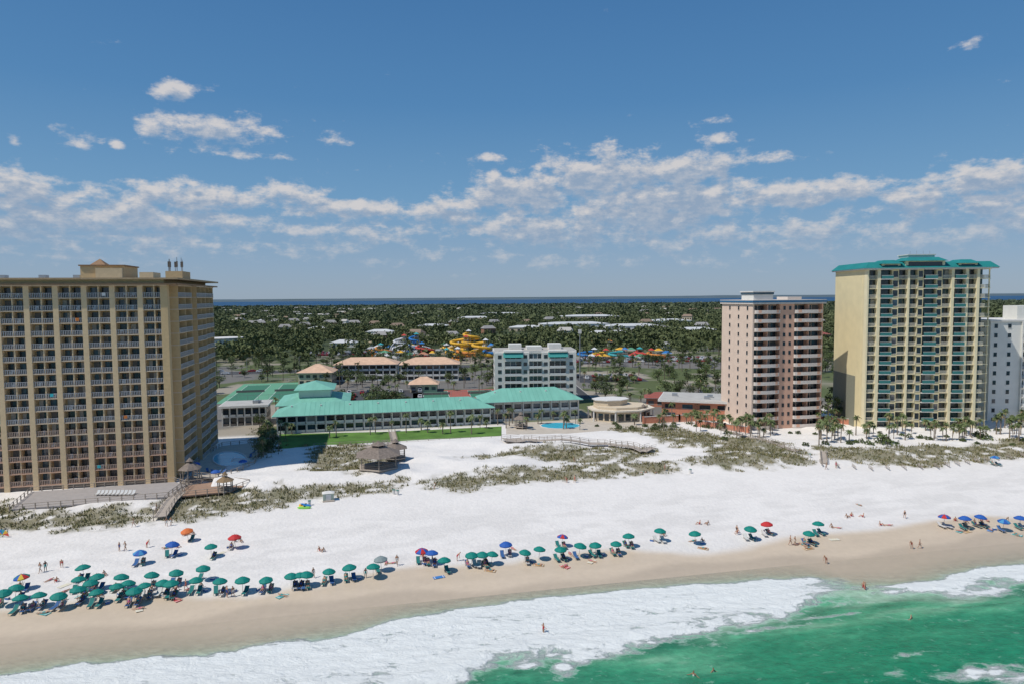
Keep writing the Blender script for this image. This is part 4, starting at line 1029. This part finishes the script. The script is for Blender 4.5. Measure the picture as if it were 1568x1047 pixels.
for pose in('stand','walk','sit','sand','lie','wade','bend'):
    PE[pose]=[person(pose,k%2==0,skins[(k+len(pose))%3 if k!=1 else 0],hairs[k%3],suits[(k*2+len(pose))%6]) for k in range(4 if pose in('sit','walk','stand') else 2)]
PE['red']=[person('wade',True,skins[1],hairs[0],suits[0])]
def psn(u,v,pose='stand',rz=None,dz=0,zz=None):
    x,y,z=P(u,v) if zz is None else P(u,v,z=0.0)
    put(random.choice(PE[pose]),"person",(x,y,z+dz if zz is None else zz),random.uniform(-3.1,3.1) if rz is None else rz,sc_=random.uniform(.94,1.06))
towels=[]
for c in ((.6,.1,.1),(.05,.2,.5),(.7,.65,.5),(.1,.4,.4),(.6,.4,.2)):
    m=MB();mt=M("towel_%d"%int(c[0]*100+c[1]*10),c,.95,.1,4);m.box(-.45,.45,-.9,.9,.0,.02,mt);m.box(-.45,.45,-.72,-.6,.02,.024,slabw);m.box(-.45,.45,.6,.72,.02,.024,slabw);towels.append(m.mesh("beach_towel"))
bm=MB();cb=M("cooler_blue",(.05,.15,.4),.5);bm.prism([(-.3,-.18),(.3,-.18),(.3,.18),(-.3,.18)],0,.3,cb);bm.prism([(-.32,-.2),(.32,-.2),(.32,.2),(-.32,.2)],.301,.38,slabw);bm.tube([(-.31,0,.3),(-.31,0,.48),(.31,0,.48),(.31,0,.3)],.015,4,slabw);cool=bm.mesh("cooler_box")
U='''22,897,g 35,881,gbyr 128,867,g 120,884,g 138,889,g 150,880,g 183,882,g 178,895,g 194,890,g 230,878,g 222,893,g 268,874,g 248,890,g 262,892,g 310,868,g 299,885,g 336,887,g 371,886,g 408,884,g 118,901,g 88,910,g 58,908,g 30,913,g 148,903,g 323,834,g 445,879,g 458,878,g 467,877,g 503,871,g 536,867,g 571,866,g 584,854,w 680,856,g 661,845,b 646,842,br 722,847,g 738,846,g 752,845,g 775,832,b 802,842,g 825,838,g 860,819,br 858,838,g 886,834,g 912,832,g 943,829,g 963,819,g 1010,811,g 1065,815,g 1148,808,g 1175,801,r 1238,814,g 1253,800,g 360,821,r 288,810,o 262,832,b 214,844,tb 1446,790,br 1478,792,b 1500,789,b 1536,795,tb 1562,791,b 1524,699,tb 205,903,g 5,905,g'''
for it_ in U.split():
    a=it_.split(',');u,v=float(a[0]),float(a[1]);x,y,z=P(u,v,2.05)
    o=put(UM[a[2]],"beach_umbrella",(x,y,z),random.random()*3,sc_=random.uniform(.92,1.05));o.rotation_euler[0]=random.uniform(-.06,.14);o.rotation_euler[1]=random.uniform(-.1,.1)
    for sg in (-.55,.55):
        if random.random()<.85:
            rz=AL+random.uniform(-.25,.25);lx,ly=x+sg+random.uniform(-.1,.1),y-.2+random.uniform(-.3,.3);put(random.choice(LG),"beach_lounger",(lx,ly,float(H(lx,ly))),rz)
            if random.random()<.5: put(random.choice(PE['sit']),"person",(lx-math.sin(rz)*.15,ly+.1,float(H(lx,ly))-.02),rz)
    if random.random()<.4:
        lx,ly=x+random.uniform(-2,2),y-random.uniform(1.2,2.5);put(random.choice(towels),"beach_towel",(lx,ly,float(H(lx,ly))+.03),random.random()*3)
        if random.random()<.5: put(random.choice(PE['lie']),"person",(lx,ly,float(H(lx,ly))+.04),random.random()*6)
    if random.random()<.35: lx,ly=x+random.choice((-1.3,1.3)),y+.3;put(cool,"cooler_box",(lx,ly,float(H(lx,ly))),random.random()*3)
for a in [(62,876),(70,874),(183,843),(192,843),(225,838),(255,805),(262,804),(348,914),(357,913),(215,919),(205,915),(1265,862),(1396,839),(1408,839),(880,738),(868,738),(1018,720),(1210,834),(1217,834),(1385,793),(608,865),(1128,818),(905,846),(665,748),(480,884),(205,806),(240,783),(1265,718),(880,707),(560,884),(700,858),(1540,800),(95,868),(285,902),(1280,716)]: psn(a[0],a[1],random.choice(('stand','walk','walk','bend')) )
for a in [(488,843),(494,844),(1072,802),(1082,803),(1295,792),(1305,790),(1320,791),(1350,804),(1358,804),(1222,833),(1230,834),(1272,807),(1283,808),(600,862),(590,862),(85,890),(100,905),(160,880),(1462,797),(1490,800),(1512,797),(1130,815),(1062,828),(1074,829),(1018,820),(75,888),(230,905),(290,902),(310,899),(270,903),(150,914),(55,925),(100,918),(182,905),(872,848),(985,722),(1004,723),(1314,773),(650,852),(665,857),(785,840),(1500,797),(1478,800),(370,829),(358,829),(297,818),(284,819),(272,838),(255,839)]:
    psn(a[0]+random.uniform(-2,2),a[1],random.choice(('sand','lie','sand')))
for u,v,p,zz in [(832,966,'red',-.45),(1324,905,'wade',-.25),(1395,947,'wade',-1.0),(1062,1035,'wade',-1.05),(1092,1028,'wade',-1.15),(1322,902,'walk',-.3)]: psn(u,v,p,zz=zz)
x,y,z=P(503,765);m=MB();bs=M("sage_box",(.42,.48,.40),.8,.06);m.box(-1.1,1.1,-.8,.8,0,1.6,bs);m.hip(-1.25,1.25,-.95,.95,1.601,2.0,slabw);m.box(-.5,.5,-.83,-.803,.1,1.4,slabw);m.box(-1.2,1.2,-1.4,-.85,0,.2,woodl);m.obj("beach_service_shed",(x,y,z),.3)
bmsh=MB();bmsh.cyl(0,0,0,.95,.28,.33,12,slabw);bmsh.cyl(0,0,.95,1.03,.35,.33,12,M("bin_lid",(.1,.25,.2),.6));bmsh=bmsh.mesh("trash_bin")
for u,v in [(603,756),(609,757),(1057,724),(1240,700),(474,773)]: x,y,z=P(u,v);put(bmsh,"trash_bin",(x,y,z))
M("lime_plastic",(.25,.6,.1),.4)
for j,(u,v) in enumerate([(462,776),(468,774),(466,778)]):
    x,y,z=P(u,v);m=MB();c_=[yel,colr[1],MC["lime_plastic"]][j]
    m.tube([(0,-1.4,.3),(0,-1,.18),(0,0,.15),(0,1,.18),(0,1.4,.3)],[.03,.28,.36,.28,.03],8,c_);m.cyl(0,-.1,.3,.55,.25,.2,8,black);m.obj("kayak",(x,y,z),.6+j*.5)
x,y,z=P(4,822);m=MB()
m.cyl(0,0,0,.6,.03,.03,5,woodl)
for k in range(6):
    a=k*math.pi/6;m.add([(0,0,.5),(1.3*math.cos(a),-.1,.2+1.3*math.sin(a)),(1.3*math.cos(a+math.pi/6),-.1,.2+1.3*math.sin(a+math.pi/6))],[(0,1,2)],[colr[2],yel,colr[4],colr[1],colr[5],MC["lime_plastic"]][k])
m.obj("beach_tent",(x,y,z))
for k in range(10):
    x,y,_=P(150+k*6,757,z=2.4);put(LG[2],"sun_lounger",(x,y,2.41),AL)
for u,v in [(318,722),(326,724),(334,725),(342,724),(384,700),(388,694)]:
    x,y,_=P(u,v,z=2.5);put(LG[1],"sun_lounger",(x,y,2.51),AL+random.uniform(-.5,.5))
for u,v in [(330,728),(372,712),(300,716)]:
    x,y,_=P(u,v-7,z=4.5);put(UM['b'],"patio_umbrella",(x,y,2.51),0)
mb=MB()
for seg in ([(1255,707),(1330,716),(1430,713),(1520,700),(1600,690)],):
    W=[Vector(P(u,v)[:2]) for u,v in seg]
    for i in range(len(W)-1):
        k=int((W[i+1]-W[i]).length/3.5)
        for j in range(k):
            p=W[i].lerp(W[i+1],j/k);zz=float(H(p.x,p.y));q=p+Vector((-.6,-3.0));zq=float(H(q.x,q.y))
            for t in (0,.33,.66,1): r=p.lerp(q,t);mb.cyl(r.x,r.y,zq-.3,zz+.9,.05,.05,4,wood)
            for h_ in (.35,.6,.85): mb.tube([(p.x,p.y,zz+h_),(q.x,q.y,zq+h_)],.05,4,wood)
mb.obj("sand_fence")
mb=MB()
for seg in ([(481,683),(520,681),(640,675),(768,669)],[(1012,650),(1060,646),(1104,648)]):
    for i in range(len(seg)-1):
        a=Vector(P(*seg[i])[:2]);c=Vector(P(*seg[i+1])[:2]);k=max(1,int((c-a).length/3))
        for j in range(k):
            p=a.lerp(c,j/k);q=a.lerp(c,(j+1)/k);mb.box(p.x-.06,p.x+.06,p.y-.06,p.y+.06,1.2,2.5,wood);mb.tube([(p.x,p.y,2.4),(q.x,q.y,2.4)],.04,4,wood);mb.tube([(p.x,p.y,1.9),(q.x,q.y,1.9)],.03,4,wood)
mb.obj("wooden_fence")
# ------------------------------------------------------------ light & sky
sd=Vector((26,13.5,-45)).normalized()
ld=bpy.data.lights.new("sun",'SUN');ld.energy=3.6;ld.angle=math.radians(.53);ld.color=(1,.95,.875)
lo=bpy.data.objects.new("sun",ld);sc.collection.objects.link(lo);lo.rotation_euler=sd.to_track_quat('-Z','Y').to_euler()
el=math.asin(-sd.z);az=math.atan2(-sd.x,-sd.y)
w=bpy.data.worlds.new("World");sc.world=w;w.use_nodes=True;nt=w.node_tree;nt.nodes.clear();L=nt.links.new
def mth(t,op,a,b_=None,c=None):
    q=t.nodes.new('ShaderNodeMath');q.operation=op
    for i_,x in enumerate((a,b_,c)):
        if x is None: continue
        if isinstance(x,(int,float)):q.inputs[i_].default_value=x
        else:t.links.new(x,q.inputs[i_])
    return q.outputs[0]
g=bpy.data.node_groups.new("cloud_density",'ShaderNodeTree')
g.interface.new_socket("az",in_out='INPUT',socket_type='NodeSocketFloat');g.interface.new_socket("el",in_out='INPUT',socket_type='NodeSocketFloat');g.interface.new_socket("d",in_out='OUTPUT',socket_type='NodeSocketFloat')
gi=g.nodes.new('NodeGroupInput');go=g.nodes.new('NodeGroupOutput');A_=gi.outputs[0];E_=gi.outputs[1]
def nz_(t,A,E,sx,sy,off_,det,ro=.6,dist=0):
    c=t.nodes.new('ShaderNodeCombineXYZ');t.links.new(mth(t,'MULTIPLY',A,sx),c.inputs[0]);t.links.new(mth(t,'MULTIPLY',E,sy),c.inputs[1]);c.inputs[2].default_value=off_
    n=t.nodes.new('ShaderNodeTexNoise');n.inputs['Scale'].default_value=1;n.inputs['Detail'].default_value=det;n.inputs['Roughness'].default_value=ro;n.inputs['Distortion'].default_value=dist;t.links.new(c.outputs[0],n.inputs['Vector']);return n.outputs[0]
n1=nz_(g,A_,E_,.55,.95,3.1,7,.62);n2=nz_(g,A_,E_,.12,.62,9.7,5,.6)
BL_=[(277,150,34,17,1.1),(238,199,28,16,1.1),(350,206,90,22,1.15),(135,219,32,12,1.05),(190,227,12,7,.9),(515,220,26,9,.85),(400,240,70,8,.68),(750,245,28,9,.95),(1097,216,44,12,.85),(1085,192,30,8,.78),(1185,245,46,12,.95),(190,72,36,10,.58),(1470,78,45,9,.56),(35,222,12,6,.65),
 (35,292,90,34,1.2),(290,302,160,24,1.0),(450,298,70,18,1.0),(540,322,85,22,1.0),(200,338,220,28,1.0),(690,325,80,26,1.05),(800,300,95,38,1.2),(920,274,120,36,1.25),(1050,266,80,28,1.2),(1000,315,170,44,1.2),(860,350,160,26,1.05),(1200,302,75,24,1.1),(1280,290,80,22,1.1),(1400,302,60,22,1.1),(1500,280,100,28,1.15),(1540,312,95,30,1.15)]
best=None
for (u,v,a,b_,amp) in BL_:
    a0=math.degrees(math.atan((u-784)/F));e0=math.degrees(math.atan((455-v-(u-784)*.0079)/F*math.cos(math.radians(a0))))
    cs=math.cos(math.radians(a0));sa=math.degrees(a/F)*cs*cs*1.35;se=math.degrees(b_/F)*cs*1.35
    dx=mth(g,'MULTIPLY',mth(g,'SUBTRACT',A_,a0),1/sa);dy=mth(g,'MULTIPLY',mth(g,'SUBTRACT',E_,e0),1/se)
    q=mth(g,'ADD',mth(g,'MULTIPLY',dx,dx),mth(g,'MULTIPLY',dy,dy));gs=mth(g,'MULTIPLY',mth(g,'POWER',2.718,mth(g,'MULTIPLY',q,-1)),amp)
    best=gs if best is None else mth(g,'MAXIMUM',best,gs)
bd=mth(g,'MULTIPLY',mth(g,'SUBTRACT',E_,5.0),1/3.4);bd=mth(g,'MULTIPLY',mth(g,'POWER',2.718,mth(g,'MULTIPLY',mth(g,'MULTIPLY',bd,bd),-1)),.70)
best=mth(g,'MAXIMUM',best,bd)
nn=mth(g,'ADD',mth(g,'MULTIPLY',mth(g,'SUBTRACT',n1,.5),2.1),mth(g,'MULTIPLY',mth(g,'SUBTRACT',n2,.5),1.3))
dn=mth(g,'SUBTRACT',mth(g,'ADD',best,nn),.46)
mr=g.nodes.new('ShaderNodeMapRange');mr.interpolation_type='SMOOTHSTEP';mr.inputs[1].default_value=0;mr.inputs[2].default_value=.62;g.links.new(dn,mr.inputs[0]);g.links.new(mr.outputs[0],go.inputs[0])
tc=nt.nodes.new('ShaderNodeTexCoord');sx=nt.nodes.new('ShaderNodeSeparateXYZ');L(tc.outputs['Generated'],sx.inputs[0])
AZ=mth(nt,'MULTIPLY',mth(nt,'ARCTAN2',sx.outputs[0],sx.outputs[1]),57.2958);EL=mth(nt,'MULTIPLY',mth(nt,'ARCSINE',sx.outputs[2]),57.2958)
def cloud(a,e_):
    q=nt.nodes.new('ShaderNodeGroup');q.node_tree=g;L(a,q.inputs[0]);L(e_,q.inputs[1]);return q.outputs[0]
D0=cloud(AZ,EL);D1=cloud(mth(nt,'SUBTRACT',AZ,.3),mth(nt,'ADD',EL,.75))
sky=nt.nodes.new('ShaderNodeTexSky');sky.sky_type='NISHITA';sky.sun_disc=False;sky.sun_elevation=el;sky.sun_rotation=az%(2*math.pi);sky.air_density=1.0;sky.dust_density=.3;sky.ozone_density=1.5
rp=nt.nodes.new('ShaderNodeValToRGB');L(mth(nt,'MULTIPLY',EL,1/90),rp.inputs[0]);cr=rp.color_ramp
sto=[(0,(.27,.365,.48)),(.03,(.235,.355,.515)),(.09,(.14,.31,.52)),(.17,(.075,.225,.455)),(.30,(.042,.155,.37)),(1,(.03,.11,.30))]
cr.elements[0].position=0;cr.elements[0].color=(*sto[0][1],1);cr.elements[1].position=1;cr.elements[1].color=(*sto[-1][1],1)
for p_,c_ in sto[1:-1]: e_=cr.elements.new(p_);e_.color=(*c_,1)
rs=nt.nodes.new('ShaderNodeVectorMath');rs.operation='SCALE';rs.inputs['Scale'].default_value=10;L(rp.outputs[0],rs.inputs[0])
sm_=nt.nodes.new('ShaderNodeMix');sm_.data_type='RGBA';sm_.inputs[0].default_value=.88;L(sky.outputs[0],sm_.inputs[6]);L(rs.outputs[0],sm_.inputs[7])
bil=nz_(nt,AZ,EL,1.1,2.0,5.5,4,.6)
shf=mth(nt,'ADD',mth(nt,'MULTIPLY',D1,.86),mth(nt,'MULTIPLY',mth(nt,'SUBTRACT',.5,bil),1.5));shf=mth(nt,'MINIMUM',mth(nt,'MAXIMUM',shf,0),1)
lit=nt.nodes.new('ShaderNodeMix');lit.data_type='RGBA';lit.inputs[6].default_value=(6.7,6.4,6.3,1);lit.inputs[7].default_value=(2.9,3.75,5.0,1);L(shf,lit.inputs[0])
mx=nt.nodes.new('ShaderNodeMix');mx.data_type='RGBA'
hz=nt.nodes.new('ShaderNodeMapRange');hz.inputs[1].default_value=.6;hz.inputs[2].default_value=7.0;hz.inputs[3].default_value=.15;hz.inputs[4].default_value=.88;L(EL,hz.inputs[0])
L(mth(nt,'MULTIPLY',D0,hz.outputs[0]),mx.inputs[0]);L(sm_.outputs[2],mx.inputs[6]);L(lit.outputs[2],mx.inputs[7])
bg=nt.nodes.new('ShaderNodeBackground');bg.inputs['Strength'].default_value=.1;L(mx.outputs[2],bg.inputs['Color'])
ow=nt.nodes.new('ShaderNodeOutputWorld');L(bg.outputs[0],ow.inputs[0])
